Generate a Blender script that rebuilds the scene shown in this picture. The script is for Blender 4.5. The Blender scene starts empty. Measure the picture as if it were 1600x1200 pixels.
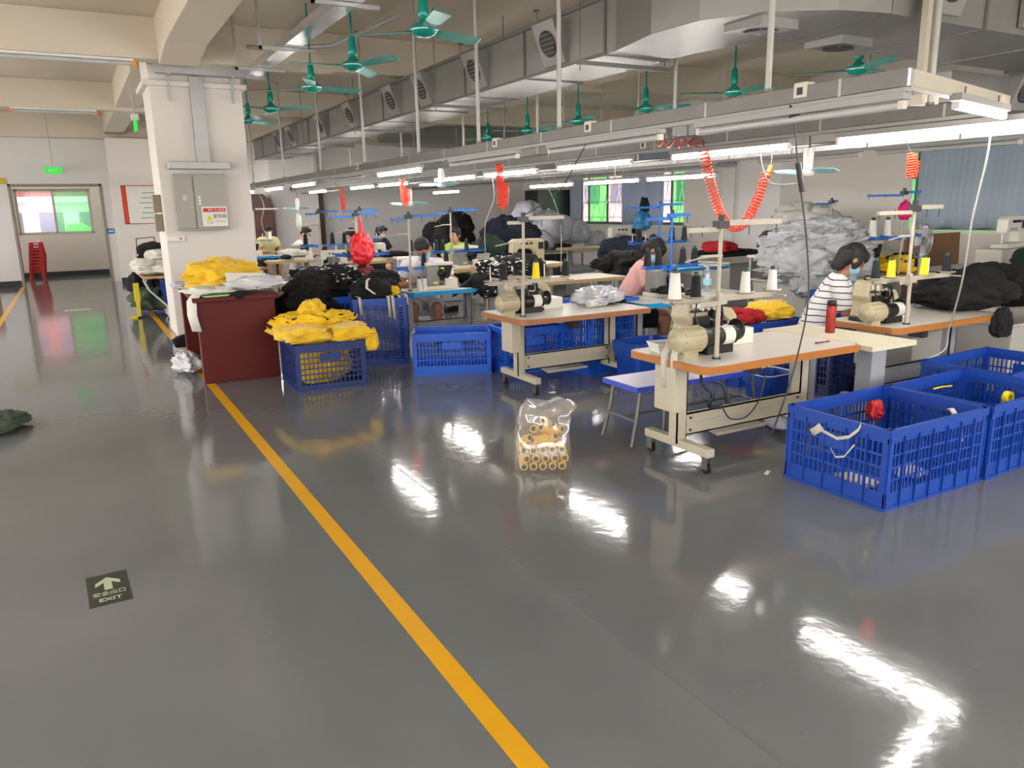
import bpy, bmesh, math, random
from mathutils import Vector, Matrix, noise, Euler
PI = math.pi
sc = bpy.context.scene
C = sc.collection
random.seed(7)

# ------------------------------------------------------------------ camera
def rad(a): return a * PI / 180
yaw, pit, rol = rad(29.155), rad(12.987), rad(-1.113)
F = Vector((math.sin(yaw) * math.cos(pit), math.cos(yaw) * math.cos(pit), -math.sin(pit)))
R0 = Vector((math.cos(yaw), -math.sin(yaw), 0)); U0 = R0.cross(F)
RR = R0 * math.cos(rol) + U0 * math.sin(rol); UU = -R0 * math.sin(rol) + U0 * math.cos(rol)
cd = bpy.data.cameras.new('camera'); cam = bpy.data.objects.new('camera', cd); C.objects.link(cam)
M = Matrix((RR, UU, -F)).transposed().to_4x4(); M.translation = Vector((0, 0, 1.8)); cam.matrix_world = M
cd.sensor_width = 36; cd.lens = 1198 / 1600 * 36; cd.clip_start = 0.05; cd.clip_end = 400
sc.camera = cam
sc.view_settings.view_transform = 'Standard'; sc.view_settings.look = 'None'
sc.view_settings.exposure = 0.63; sc.view_settings.gamma = 1.0; sc.view_settings.use_curve_mapping = False

# ------------------------------------------------------------------ world / sun
w = bpy.data.worlds.new('world'); sc.world = w; w.use_nodes = True
nt = w.node_tree; nt.nodes.clear()
bg = nt.nodes.new('ShaderNodeBackground'); out = nt.nodes.new('ShaderNodeOutputWorld')
bg.inputs[0].default_value = (1.0, 0.97, 0.95, 1); bg.inputs[1].default_value = 4.5
nt.links.new(bg.outputs[0], out.inputs[0])
sl = bpy.data.lights.new('sun', 'SUN'); sl.energy = 3.2; sl.angle = 0.05; sl.color = (1, 0.93, 0.86)
so = bpy.data.objects.new('sun', sl); C.objects.link(so); so.rotation_euler = (rad(30), 0, rad(-25))
TUBE_E = 52.0

# ------------------------------------------------------------------ materials
def lin(c):
    return tuple((x / 12.92 if x <= 0.04045 else ((x + 0.055) / 1.055) ** 2.4) for x in c)
MATS = {}
def mat(name, col, rough=0.55, metal=0.0, var=0.06, nscale=6.0, bump=0.0, bscale=60.0, coat=0.0, emit=0.0, spec=0.5, trans=0.0, sheen=0.0):
    if name in MATS: return MATS[name]
    m = bpy.data.materials.new(name); m.use_nodes = True
    n = m.node_tree.nodes; l = m.node_tree.links; b = n['Principled BSDF']
    c = lin(col)
    b.inputs['Roughness'].default_value = rough; b.inputs['Metallic'].default_value = metal
    b.inputs['Coat Weight'].default_value = coat; b.inputs['Specular IOR Level'].default_value = spec
    if sheen: b.inputs['Sheen Weight'].default_value = sheen
    tc = n.new('ShaderNodeTexCoord')
    nz = n.new('ShaderNodeTexNoise'); nz.inputs['Scale'].default_value = nscale; nz.inputs['Detail'].default_value = 4
    l.new(tc.outputs['Object'], nz.inputs['Vector'])
    mx = n.new('ShaderNodeMix'); mx.data_type = 'RGBA'
    mx.inputs[6].default_value = (*[x * (1 - var) for x in c], 1)
    mx.inputs[7].default_value = (*[min(1, x * (1 + var)) for x in c], 1)
    l.new(nz.outputs['Fac'], mx.inputs[0]); l.new(mx.outputs[2], b.inputs['Base Color'])
    if bump:
        n2 = n.new('ShaderNodeTexNoise'); n2.inputs['Scale'].default_value = bscale; n2.inputs['Detail'].default_value = 3
        l.new(tc.outputs['Object'], n2.inputs['Vector'])
        bp = n.new('ShaderNodeBump'); bp.inputs['Strength'].default_value = bump; bp.inputs['Distance'].default_value = 0.01
        l.new(n2.outputs['Fac'], bp.inputs['Height']); l.new(bp.outputs[0], b.inputs['Normal'])
    if emit:
        b.inputs['Emission Color'].default_value = (*c, 1); b.inputs['Emission Strength'].default_value = emit
    if trans: b.inputs['Transmission Weight'].default_value = trans
    MATS[name] = m
    return m
def film(name, col, gloss=0.15, alpha=0.8):
    """thin clear sheet: tinted see-through plus a glossy skin"""
    if name in MATS: return MATS[name]
    m = bpy.data.materials.new(name); m.use_nodes = True; n = m.node_tree.nodes; l = m.node_tree.links; n.clear()
    o = n.new('ShaderNodeOutputMaterial'); t = n.new('ShaderNodeBsdfTransparent'); t.inputs[0].default_value = (*col, 1)
    g = n.new('ShaderNodeBsdfGlossy'); g.inputs['Roughness'].default_value = 0.12
    d = n.new('ShaderNodeBsdfDiffuse'); d.inputs[0].default_value = (0.8, 0.8, 0.82, 1)
    a = n.new('ShaderNodeMixShader'); a.inputs[0].default_value = gloss; l.new(t.outputs[0], a.inputs[1]); l.new(g.outputs[0], a.inputs[2])
    b = n.new('ShaderNodeMixShader'); b.inputs[0].default_value = 1 - alpha; l.new(a.outputs[0], b.inputs[1]); l.new(d.outputs[0], b.inputs[2])
    l.new(b.outputs[0], o.inputs[0]); MATS[name] = m; return m
def printed(name, base, ink, scale=9.0, thr=0.56, sheen=0.0):
    if name in MATS: return MATS[name]
    m = mat(name, base, 0.9, var=0.15)
    n = m.node_tree.nodes; l = m.node_tree.links; b = n['Principled BSDF']
    tc = n.new('ShaderNodeTexCoord'); v = n.new('ShaderNodeTexNoise'); v.inputs['Scale'].default_value = scale; v.inputs['Detail'].default_value = 1.2
    mp = n.new('ShaderNodeMapping'); mp.inputs['Scale'].default_value = (1, 1, 2.2)
    l.new(tc.outputs['Object'], mp.inputs[0]); l.new(mp.outputs[0], v.inputs['Vector'])
    r = n.new('ShaderNodeValToRGB'); r.color_ramp.elements[0].position = thr; r.color_ramp.elements[1].position = thr + 0.015
    r.color_ramp.elements[0].color = (*lin(base), 1); r.color_ramp.elements[1].color = (*lin(ink), 1)
    l.new(v.outputs['Fac'], r.inputs[0]); l.new(r.outputs[0], b.inputs['Base Color'])
    return m
def striped(name, base, ink, period=0.042, duty=0.16):
    m = mat(name, base, 0.85, var=0.03)
    n = m.node_tree.nodes; l = m.node_tree.links; b = n['Principled BSDF']
    tc = n.new('ShaderNodeTexCoord'); sp = n.new('ShaderNodeSeparateXYZ'); l.new(tc.outputs['Object'], sp.inputs[0])
    nz = n.new('ShaderNodeTexNoise'); nz.inputs['Scale'].default_value = 5; l.new(tc.outputs['Object'], nz.inputs['Vector'])
    a = n.new('ShaderNodeMath'); a.operation = 'MULTIPLY_ADD'; a.inputs[1].default_value = 0.03; l.new(nz.outputs['Fac'], a.inputs[0]); l.new(sp.outputs[2], a.inputs[2])
    d = n.new('ShaderNodeMath'); d.operation = 'DIVIDE'; d.inputs[1].default_value = period; l.new(a.outputs[0], d.inputs[0])
    f = n.new('ShaderNodeMath'); f.operation = 'FRACT'; l.new(d.outputs[0], f.inputs[0])
    g = n.new('ShaderNodeMath'); g.operation = 'LESS_THAN'; g.inputs[1].default_value = duty; l.new(f.outputs[0], g.inputs[0])
    mx = n.new('ShaderNodeMix'); mx.data_type = 'RGBA'; mx.inputs[6].default_value = (*lin(base), 1); mx.inputs[7].default_value = (*lin(ink), 1)
    l.new(g.outputs[0], mx.inputs[0]); l.new(mx.outputs[2], b.inputs['Base Color'])
    return m

M_WALL = mat('wall_paint', (0.84, 0.815, 0.785), 0.7, var=0.03, nscale=0.8, bump=0.05, bscale=30)
M_WALLG = mat('wall_paint_grey', (0.84, 0.825, 0.815), 0.7, var=0.03, nscale=0.8)
M_CEIL = mat('ceiling_paint', (0.80, 0.76, 0.69), 0.8, var=0.03, nscale=0.7)
M_DARKBASE = mat('dark_skirting', (0.16, 0.16, 0.18), 0.5)
M_STEEL = mat('galvanised_steel', (0.44, 0.43, 0.41), 0.45, 0.5, var=0.18, nscale=5, bump=0.04, bscale=25)
M_ZINC = mat('dull_zinc', (0.66, 0.66, 0.65), 0.4, 0.5, var=0.15, nscale=6)
M_DUCT = mat('duct_sheet', (0.57, 0.57, 0.55), 0.38, 0.65, var=0.14, nscale=3, bump=0.08, bscale=6)
M_SHINY = mat('bright_zinc', (0.85, 0.85, 0.85), 0.22, 0.85, var=0.1, nscale=9, bump=0.1, bscale=14)
M_POLE = mat('pole_grey_paint', (0.66, 0.65, 0.62), 0.45, 0.2)
M_DARKMETAL = mat('dark_metal', (0.25, 0.25, 0.25), 0.45, 0.6)
M_TUBE = mat('lamp_on', (1.0, 0.975, 0.955), 0.4, emit=TUBE_E, var=0)
M_TUBEOFF = mat('lamp_off', (0.70, 0.70, 0.69), 0.25)
M_HOUS = mat('batten_housing_paint', (0.60, 0.60, 0.58), 0.5)
M_WHITE = mat('white_plastic', (0.86, 0.86, 0.84), 0.4)
M_CREAM = mat('cream_plastic', (0.80, 0.77, 0.70), 0.45)
M_BLACK = mat('black_plastic', (0.07, 0.07, 0.075), 0.4)
M_RUBBER = mat('black_rubber', (0.06, 0.06, 0.06), 0.7)
M_BLUE = mat('blue_crate_plastic', (0.055, 0.25, 0.61), 0.4, var=0.12, nscale=3)
M_BLUE2 = mat('bright_blue_plastic', (0.12, 0.36, 0.80), 0.4, var=0.1, nscale=3)
M_BLUEDK = mat('navy_crate_plastic', (0.06, 0.16, 0.40), 0.45, var=0.15, nscale=4)
M_LAM = mat('white_laminate', (0.83, 0.81, 0.77), 0.3, var=0.03, nscale=3)
M_WOODEDGE = mat('orange_wood_edge', (0.67, 0.42, 0.15), 0.4, var=0.15, nscale=5)
M_BROWNEDGE = mat('brown_wood_edge', (0.62, 0.41, 0.25), 0.45, var=0.15, nscale=5)
M_TANEDGE = mat('tan_wood_edge', (0.74, 0.62, 0.44), 0.45, var=0.15, nscale=5)
M_BLUEEDGE = mat('cyan_blue_edge', (0.10, 0.58, 0.80), 0.35)
M_STANDFRAME = mat('beige_frame_paint', (0.72, 0.69, 0.61), 0.45, var=0.05)
M_GREYFRAME = mat('grey_frame_paint', (0.62, 0.63, 0.65), 0.45, var=0.05)
M_MACH = mat('beige_machine_paint', (0.68, 0.64, 0.52), 0.4, var=0.16, nscale=12)
M_MACHW = mat('white_machine_paint', (0.84, 0.83, 0.78), 0.3, var=0.05)
M_MACHG = mat('grey_machine_paint', (0.52, 0.52, 0.51), 0.35, var=0.05)
M_GRIME = mat('oily_black_metal', (0.13, 0.125, 0.12), 0.35, 0.5, var=0.3, nscale=20)
M_LABELW = mat('paper_label', (0.85, 0.85, 0.82), 0.6)
M_YEL = mat('yellow_sticker', (0.85, 0.83, 0.2), 0.5)
M_STBLUE = mat('blue_stand_paint', (0.12, 0.42, 0.75), 0.4)
M_STBEIGE = mat('beige_stand_paint', (0.68, 0.65, 0.58), 0.4)
M_FAN = mat('teal_fan_paint', (0.03, 0.55, 0.48), 0.25, 0.2)
M_FANBLADE = mat('teal_fan_blade', (0.32, 0.66, 0.62), 0.25, 0.4)
M_PALEFAN = mat('pale_aqua_fan', (0.62, 0.85, 0.88), 0.25)
M_HOSE = mat('orange_red_hose', (0.96, 0.30, 0.20), 0.3)
M_ORANGE = mat('orange_grip', (0.93, 0.52, 0.10), 0.4)
M_DESK = mat('dark_red_wood', (0.33, 0.085, 0.07), 0.5, spec=.25, var=0.12, nscale=3)
M_YCLOTH = mat('yellow_cloth', (0.89, 0.72, 0.09), 0.85, var=0.06, nscale=10, sheen=0.3)
M_BCLOTH = mat('black_cloth', (0.05, 0.05, 0.058), 0.95, var=0.15, nscale=14)
M_NCLOTH = mat('navy_cloth', (0.07, 0.085, 0.15), 0.95, var=0.15, nscale=14)
M_GCLOTH = mat('grey_cloth', (0.70, 0.71, 0.72), 0.9, var=0.08, nscale=10)
M_WCLOTH = mat('white_cloth', (0.82, 0.81, 0.77), 0.85, var=0.05, nscale=10)
M_RCLOTH = mat('red_cloth', (0.62, 0.06, 0.10), 0.85)
M_GRCLOTH = mat('olive_green_cloth', (0.25, 0.31, 0.24), 0.9, var=0.15)
M_DKGREEN = mat('dark_green_cloth', (0.12, 0.22, 0.17), 0.9, var=0.15)
M_GBAG = mat('pale_grey_sack', (0.70, 0.70, 0.74), 0.6, var=0.08)
M_SACK = mat('white_sack', (0.74, 0.73, 0.70), 0.65, var=0.08)
M_DBROWN = mat('dark_brown_cloth', (0.22, 0.17, 0.18), 0.9)
M_TAPE = mat('beige_cotton_tape', (0.76, 0.73, 0.68), 0.9)
M_RED = mat('red_plastic', (0.72, 0.05, 0.08), 0.4)
M_REDBAG = mat('red_bag_plastic', (0.82, 0.10, 0.16), 0.3)
M_SKIN = mat('skin', (0.78, 0.58, 0.46), 0.55, var=0.05)
M_SKIND = mat('skin_tan', (0.66, 0.45, 0.34), 0.55, var=0.05)
M_HAIR = mat('black_hair', (0.045, 0.038, 0.045), 0.65, var=0.3, nscale=40)
M_MASK = mat('blue_face_mask', (0.58, 0.76, 0.86), 0.8)
M_LIP = mat('lips', (0.66, 0.34, 0.30), 0.5)
M_PRINT = printed('black_cloth_white_print', (0.05, 0.05, 0.058), (0.86, 0.86, 0.84), 14, 0.60)
M_YPRINT = printed('yellow_cloth_black_print', (0.89, 0.72, 0.09), (0.06, 0.05, 0.05), 9, 0.62)
M_CARD = mat('brown_cardboard', (0.50, 0.37, 0.24), 0.8)
M_GREYTUB = mat('grey_white_tub', (0.70, 0.69, 0.66), 0.5, var=0.06)
M_GREEN = mat('green_plastic', (0.06, 0.26, 0.17), 0.4)
M_CUPBOX = mat('painted_cabinet', (0.60, 0.59, 0.55), 0.4, var=0.03)
M_REDSIGN = mat('sign_red', (0.78, 0.06, 0.12), 0.5)
M_EXITG = mat('exit_sign_green', (0.05, 0.75, 0.2), 0.4, emit=.6)
M_GLASS = film('window_glass', (0.93, 0.88, 0.92), 0.06, 0.97)
M_GREENGLASS = film('green_window_glass', (0.45, 0.92, 0.55), 0.06, 0.9)
M_BAGFILM = film('clear_plastic_bag', (0.97, 0.96, 0.94), 0.17, 0.90)
M_MILKFILM = film('milky_plastic_bag', (0.9, 0.9, 0.92), 0.2, 0.35)
M_BUILD = mat('pink_render', (0.72, 0.58, 0.56), 0.8, var=0.05, nscale=0.4)
M_BUILDW = mat('white_render', (0.75, 0.72, 0.72), 0.8, var=0.05, nscale=0.4)
M_BUILDR = mat('brick_red_render', (0.60, 0.38, 0.36), 0.8, var=0.08, nscale=0.4)
M_WINDK = mat('dark_panes', (0.28, 0.30, 0.38), 0.3)
M_FOLI = mat('foliage_green', (0.30, 0.42, 0.26), 0.8, var=0.3, nscale=3)
M_ALU = mat('aluminium_frame', (0.66, 0.64, 0.60), 0.4, 0.6)
M_OUTG = mat('outside_ground_concrete', (0.66, 0.65, 0.62), 0.9)

def curtain_mat():
    m = bpy.data.materials.new('blue_grey_curtain'); m.use_nodes = True; n = m.node_tree.nodes; l = m.node_tree.links
    b = n['Principled BSDF']; b.inputs['Base Color'].default_value = (*lin((0.70, 0.74, 0.80)), 1); b.inputs['Roughness'].default_value = 0.9
    t = n.new('ShaderNodeBsdfTranslucent'); t.inputs[0].default_value = (*lin((0.6, 0.66, 0.76)), 1)
    s = n.new('ShaderNodeMixShader'); s.inputs[0].default_value = 0.25
    l.new(b.outputs[0], s.inputs[1]); l.new(t.outputs[0], s.inputs[2]); l.new(s.outputs[0], n['Material Output'].inputs[0]); return m
M_CURT = curtain_mat()

def floor_mat():
    m = bpy.data.materials.new('grey_epoxy_floor'); m.use_nodes = True; n = m.node_tree.nodes; l = m.node_tree.links
    b = n['Principled BSDF']; tc = n.new('ShaderNodeTexCoord')
    z = n.new('ShaderNodeTexNoise'); z.inputs['Scale'].default_value = 0.5; z.inputs['Detail'].default_value = 6; l.new(tc.outputs['Object'], z.inputs['Vector'])
    r = n.new('ShaderNodeValToRGB'); r.color_ramp.elements[0].position = 0.3; r.color_ramp.elements[1].position = 0.75
    r.color_ramp.elements[0].color = (*lin((0.375, 0.388, 0.397)), 1); r.color_ramp.elements[1].color = (*lin((0.445, 0.452, 0.455)), 1)
    l.new(z.outputs['Fac'], r.inputs[0])
    # thin meandering pale scuffs
    v = n.new('ShaderNodeTexNoise'); v.inputs['Scale'].default_value = 0.9; v.inputs['Detail'].default_value = 2; v.inputs['Distortion'].default_value = 1.5
    l.new(tc.outputs['Object'], v.inputs['Vector'])
    a = n.new('ShaderNodeMath'); a.operation = 'SUBTRACT'; a.inputs[1].default_value = 0.5; l.new(v.outputs['Fac'], a.inputs[0])
    ab = n.new('ShaderNodeMath'); ab.operation = 'ABSOLUTE'; l.new(a.outputs[0], ab.inputs[0])
    lt = n.new('ShaderNodeMath'); lt.operation = 'LESS_THAN'; lt.inputs[1].default_value = 0.0009; l.new(ab.outputs[0], lt.inputs[0])
    ng = n.new('ShaderNodeTexNoise'); ng.inputs['Scale'].default_value = 1.7; l.new(tc.outputs['Object'], ng.inputs['Vector'])
    gt = n.new('ShaderNodeMath'); gt.operation = 'GREATER_THAN'; gt.inputs[1].default_value = 0.57; l.new(ng.outputs['Fac'], gt.inputs[0])
    mu = n.new('ShaderNodeMath'); mu.operation = 'MULTIPLY'; l.new(lt.outputs[0], mu.inputs[0]); l.new(gt.outputs[0], mu.inputs[1])
    mu2 = n.new('ShaderNodeMath'); mu2.operation = 'MULTIPLY'; mu2.inputs[1].default_value = 0.12; l.new(mu.outputs[0], mu2.inputs[0])
    mx = n.new('ShaderNodeMix'); mx.data_type = 'RGBA'; mx.inputs[7].default_value = (0.4, 0.4, 0.4, 1)
    l.new(mu2.outputs[0], mx.inputs[0]); l.new(r.outputs[0], mx.inputs[6]); l.new(mx.outputs[2], b.inputs['Base Color'])
    rz = n.new('ShaderNodeMapRange'); rz.inputs['To Min'].default_value = 0.05; rz.inputs['To Max'].default_value = 0.13
    z2 = n.new('ShaderNodeTexNoise'); z2.inputs['Scale'].default_value = 1.3; z2.inputs['Detail'].default_value = 5; l.new(tc.outputs['Object'], z2.inputs['Vector'])
    l.new(z2.outputs['Fac'], rz.inputs['Value']); l.new(rz.outputs[0], b.inputs['Roughness'])
    b.inputs['Specular IOR Level'].default_value = 0.6
    wv = n.new('ShaderNodeTexNoise'); wv.inputs['Scale'].default_value = 9; wv.inputs['Detail'].default_value = 3; l.new(tc.outputs['Object'], wv.inputs['Vector'])
    bp = n.new('ShaderNodeBump'); bp.inputs['Strength'].default_value = 0.25; bp.inputs['Distance'].default_value = 0.004
    l.new(wv.outputs['Fac'], bp.inputs['Height']); l.new(bp.outputs[0], b.inputs['Normal'])
    return m
M_FLOOR = floor_mat()
M_LINE = mat('yellow_line_paint', (0.84, 0.62, 0.06), 0.25, var=0.08, nscale=4)

# ------------------------------------------------------------------ mesh builder
SPLIT = {'flange', 'joint_clip', 'end_cap', 'cone_dish', 'cone_pin', 'thread_eye', 'bolt', 'tension_knob', 'hanger_bar', 'hanger', 'suspension_rod', 'latch', 'louvre', 'print_line', 'thread_tube', 'skirt', 'blades', 'border'}
class MB:
    def __init__(s): s.v = []; s.f = []; s.sm = []
    def add(s, vs, fs, smooth=False):
        o = len(s.v); s.v += [tuple(x) for x in vs]; s.f += [tuple(i + o for i in f) for f in fs]; s.sm += [smooth] * len(fs); return s
    def box(s, x0, y0, z0, x1, y1, z1):
        if x1 < x0: x0, x1 = x1, x0
        if y1 < y0: y0, y1 = y1, y0
        if z1 < z0: z0, z1 = z1, z0
        return s.add([(x0, y0, z0), (x1, y0, z0), (x1, y1, z0), (x0, y1, z0), (x0, y0, z1), (x1, y0, z1), (x1, y1, z1), (x0, y1, z1)],
                     [(0, 3, 2, 1), (4, 5, 6, 7), (0, 1, 5, 4), (1, 2, 6, 5), (2, 3, 7, 6), (3, 0, 4, 7)])
    def cb(s, c, sz, rot=None):
        hx, hy, hz = [a / 2 for a in sz]; R = Euler(rot).to_matrix() if rot else Matrix.Identity(3)
        vs = [Vector(c) + R @ Vector((x * hx, y * hy, z * hz)) for z in (-1, 1) for x, y in ((-1, -1), (1, -1), (1, 1), (-1, 1))]
        return s.add(vs, [(0, 3, 2, 1), (4, 5, 6, 7), (0, 1, 5, 4), (1, 2, 6, 5), (2, 3, 7, 6), (3, 0, 4, 7)])
    def bar(s, p, q, a, b=None, up=(0, 0, 1)):
        """rectangular bar from p to q, width a (sideways) and b (up)"""
        b = b or a; p = Vector(p); q = Vector(q); d = (q - p).normalized(); u = Vector(up)
        if abs(d.dot(u)) > 0.98: u = Vector((0, 1, 0))
        sd = d.cross(u).normalized() * a / 2; uu = sd.cross(d).normalized() * b / 2
        vs = [e + x * sd + y * uu for e in (p, q) for x, y in ((-1, -1), (1, -1), (1, 1), (-1, 1))]
        return s.add(vs, [(0, 1, 2, 3), (7, 6, 5, 4), (0, 4, 5, 1), (1, 5, 6, 2), (2, 6, 7, 3), (3, 7, 4, 0)])
    def cyl(s, p, q, r, r2=None, n=14, caps=True):
        r2 = r if r2 is None else r2; p = Vector(p); q = Vector(q); d = (q - p).normalized()
        a = d.orthogonal().normalized(); b = d.cross(a)
        ring = lambda c, rr: [c + (a * math.cos(2 * PI * i / n) + b * math.sin(2 * PI * i / n)) * rr for i in range(n)]
        A = ring(p, r); B = ring(q, r2)
        s.add(A + B, [(i, (i + 1) % n, n + (i + 1) % n, n + i) for i in range(n)], True)
        if caps: s.add(A, [tuple(range(n - 1, -1, -1))]); s.add(B, [tuple(range(n))])
        return s
    def lathe(s, prof, o=(0, 0, 0), n=20, axis='z', caps=False):
        vs = []; fs = []; k = len(prof)
        for r, z in prof:
            for i in range(n):
                t = 2 * PI * i / n; x, y = r * math.cos(t), r * math.sin(t)
                P = (x, y, z) if axis == 'z' else ((z, x, y) if axis == 'x' else (y, z, x))
                vs.append(Vector(o) + Vector(P))
        for j in range(k - 1):
            for i in range(n): fs.append((j * n + i, j * n + (i + 1) % n, (j + 1) * n + (i + 1) % n, (j + 1) * n + i))
        s.add(vs, fs, True)
        if caps: s.add(vs[:n], [tuple(range(n - 1, -1, -1))]); s.add(vs[-n:], [tuple(range(n))])
        return s
    def tube(s, path, r, n=8, closed=False):
        P = [Vector(p) for p in path]; m = len(P); vs = []; fs = []; a = None
        for i in range(m):
            if closed: d = (P[(i + 1) % m] - P[i - 1]).normalized()
            else: d = (P[min(i + 1, m - 1)] - P[max(i - 1, 0)]).normalized()
            if a is None: a = d.orthogonal().normalized()
            a = (a - d * a.dot(d)).normalized(); b = d.cross(a); rr = r(i / (m - 1)) if callable(r) else r
            vs += [P[i] + (a * math.cos(2 * PI * j / n) + b * math.sin(2 * PI * j / n)) * rr for j in range(n)]
        for i in range(m if closed else m - 1):
            for j in range(n):
                k = (i + 1) % m
                fs.append((i * n + j, i * n + (j + 1) % n, k * n + (j + 1) % n, k * n + j))
        s.add(vs, fs, True)
        if not closed: s.add(vs[:n], [tuple(range(n - 1, -1, -1))]); s.add(vs[-n:], [tuple(range(n))])
        return s
    def prism(s, poly, z0, z1):
        n = len(poly); vs = [(x, y, z0) for x, y in poly] + [(x, y, z1) for x, y in poly]
        return s.add(vs, [tuple(range(n - 1, -1, -1)), tuple(range(n, 2 * n))] + [(i, (i + 1) % n, n + (i + 1) % n, n + i) for i in range(n)])
    def extr(s, poly, o, u, v, nrm, t):
        """polygon in plane (u,v) at o, extruded t along nrm"""
        o, u, v, nrm = map(Vector, (o, u, v, nrm)); n = len(poly)
        a = [o + u * x + v * y for x, y in poly]; b = [p + nrm * t for p in a]
        return s.add(a + b, [tuple(range(n - 1, -1, -1)), tuple(range(n, 2 * n))] + [(i, (i + 1) % n, n + (i + 1) % n, n + i) for i in range(n)])
    def ell(s, c, r, n=16, m=10, rot=None):
        R = Euler(rot).to_matrix() if rot else Matrix.Identity(3); vs = []; fs = []
        for j in range(m + 1):
            ph = PI * j / m
            for i in range(n):
                t = 2 * PI * i / n
                vs.append(Vector(c) + R @ Vector((r[0] * math.sin(ph) * math.cos(t), r[1] * math.sin(ph) * math.sin(t), r[2] * math.cos(ph))))
        for j in range(m):
            for i in range(n): fs.append((j * n + i, (j + 1) * n + i, (j + 1) * n + (i + 1) % n, j * n + (i + 1) % n))
        return s.add(vs, fs, True)
    def cap(s, p, r, q, r2=None, n=12):
        """tapered capsule"""
        r2 = r if r2 is None else r2
        s.cyl(p, q, r, r2, n); s.ell(p, (r, r, r), n, 8); s.ell(q, (r2, r2, r2), n, 8); return s
    def pieces(s):
        key = {}; par = list(range(len(s.v)))
        def find(i):
            while par[i] != i: par[i] = par[par[i]]; i = par[i]
            return i
        for i, p in enumerate(s.v):
            k_ = (round(p[0], 5), round(p[1], 5), round(p[2], 5))
            if k_ in key: par[find(i)] = find(key[k_])
            else: key[k_] = i
        for f in s.f:
            for i in f[1:]: par[find(i)] = find(f[0])
        out_ = {}
        for f, sm in zip(s.f, s.sm): out_.setdefault(find(f[0]), []).append((f, sm))
        res = []
        for fs in out_.values():
            m = MB(); mp = {}
            for f, sm in fs:
                g = []
                for i in f:
                    if i not in mp: mp[i] = len(m.v); m.v.append(s.v[i])
                    g.append(mp[i])
                m.f.append(tuple(g)); m.sm.append(sm)
            res.append(m)
        return res
    def build(s, name, m, parent=None, loc=None, rot=None, bev=0):
        if name in SPLIT and parent is not None:
            ps = s.pieces()
            if len(ps) > 1: return [q.build1(name, m, parent, loc, rot, bev) for q in ps][0]
        return s.build1(name, m, parent, loc, rot, bev)
    def build1(s, name, m, parent=None, loc=None, rot=None, bev=0):
        me = bpy.data.meshes.new(name); me.from_pydata(s.v, [], s.f); me.update()
        me.polygons.foreach_set('use_smooth', s.sm); me.materials.append(m)
        o = bpy.data.objects.new(name, me); C.objects.link(o)
        if parent: o.parent = parent
        if loc: o.location = loc
        if rot: o.rotation_euler = rot
        if bev:
            b = o.modifiers.new('bevel', 'BEVEL'); b.width = bev; b.segments = 2; b.limit_method = 'ANGLE'
        return o
def tag(o, label, cat, group=None, kind=None):
    o['label'] = label; o['category'] = cat
    if group: o['group'] = group
    if kind: o['kind'] = kind
    return o
def thing(name, label, cat, loc=(0, 0, 0), rz=0, group=None):
    o = bpy.data.objects.new(name, None); C.objects.link(o); o.empty_display_size = 0.05
    o.location = loc; o.rotation_euler = (0, 0, rz); return tag(o, label, cat, group)
def struct(o): o['kind'] = 'structure'; return o
def dup(root, loc, rz=None, label=None, group=None, scale=None):
    def cp(o, par):
        c = o.copy(); C.objects.link(c)
        if par: c.parent = par
        for ch in o.children: cp(ch, c)
        return c
    r = cp(root, None); r.location = loc
    if rz is not None: r.rotation_euler = (0, 0, rz)
    if label: r['label'] = label
    if group: r['group'] = group
    elif 'group' in r: del r['group']
    if scale: r.scale = scale
    return r
def text(s, size, m, parent, loc, rot, name='lettering', bold=0.0, sx=1.0):
    cu = bpy.data.curves.new('t', 'FONT'); cu.body = s; cu.size = size; cu.align_x = 'CENTER'; cu.align_y = 'CENTER'; cu.extrude = 0.0006; cu.offset = bold
    t = bpy.data.objects.new('t', cu); C.objects.link(t)
    me = bpy.data.meshes.new_from_object(t.evaluated_get(bpy.context.evaluated_depsgraph_get()))
    C.objects.unlink(t); bpy.data.objects.remove(t)
    o = bpy.data.objects.new(name, me); C.objects.link(o); me.materials.clear(); me.materials.append(m)
    o.parent = parent; o.location = loc; o.rotation_euler = rot; o.scale = (sx, 1, 1); return o

# ------------------------------------------------------------------ setting
ZC, ZB = 4.35, 3.82
XR = 14.0; YF = 24.0
struct(MB().box(-5, -6, -0.15, XR + .3, 28.2, 0).build('floor', M_FLOOR))
struct(MB().box(-5, -6, ZC, XR + .3, 28.2, ZC + .15).build('ceiling', M_CEIL))
k = 1
def trim(mb, m=M_CEIL, bev=0.0):
    global k
    o = struct(mb.build('trim_%d' % k, m, bev=bev)); k += 1; return o
# beams across (with a small splay at the pillars)
for yb in (0.0, 6.0, 12.05, 18.0):
    trim(MB().box(-4.9, yb - .15, ZB, XR, yb + .15, ZC), bev=.01)
trim(MB().box(-4.9, YF - .35, ZB - .05, XR, YF - .002, ZC))
# beam running towards the camera over the pillar, haunched at the column
hb = MB(); hb.box(1.30, -5.9, ZB + .06, 1.80, 11.0, ZC)
hb.extr([(11.0, ZB + .06), (11.9, ZB - .06), (11.9, ZC), (11.0, ZC)], (1.30, 0, 0), (0, 1, 0), (0, 0, 1), (1, 0, 0), .5)
trim(hb, bev=.01)
trim(MB().box(8.0, -5.9, ZB + .06, 8.45, 23.6, ZC), bev=.01)
trim(MB().box(1.05, 13.35, ZB + .06, 1.5, 23.6, ZC), bev=.01)
# main pillar
pl = MB().box(1.18, 12.38, 0, 2.44, 13.3, ZC); struct(pl.build('wall_pillar', M_WALL, bev=.02))
trim(MB().box(1.10, 12.30, 3.55, 2.50, 13.38, 3.62), M_WALL, .01)
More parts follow.
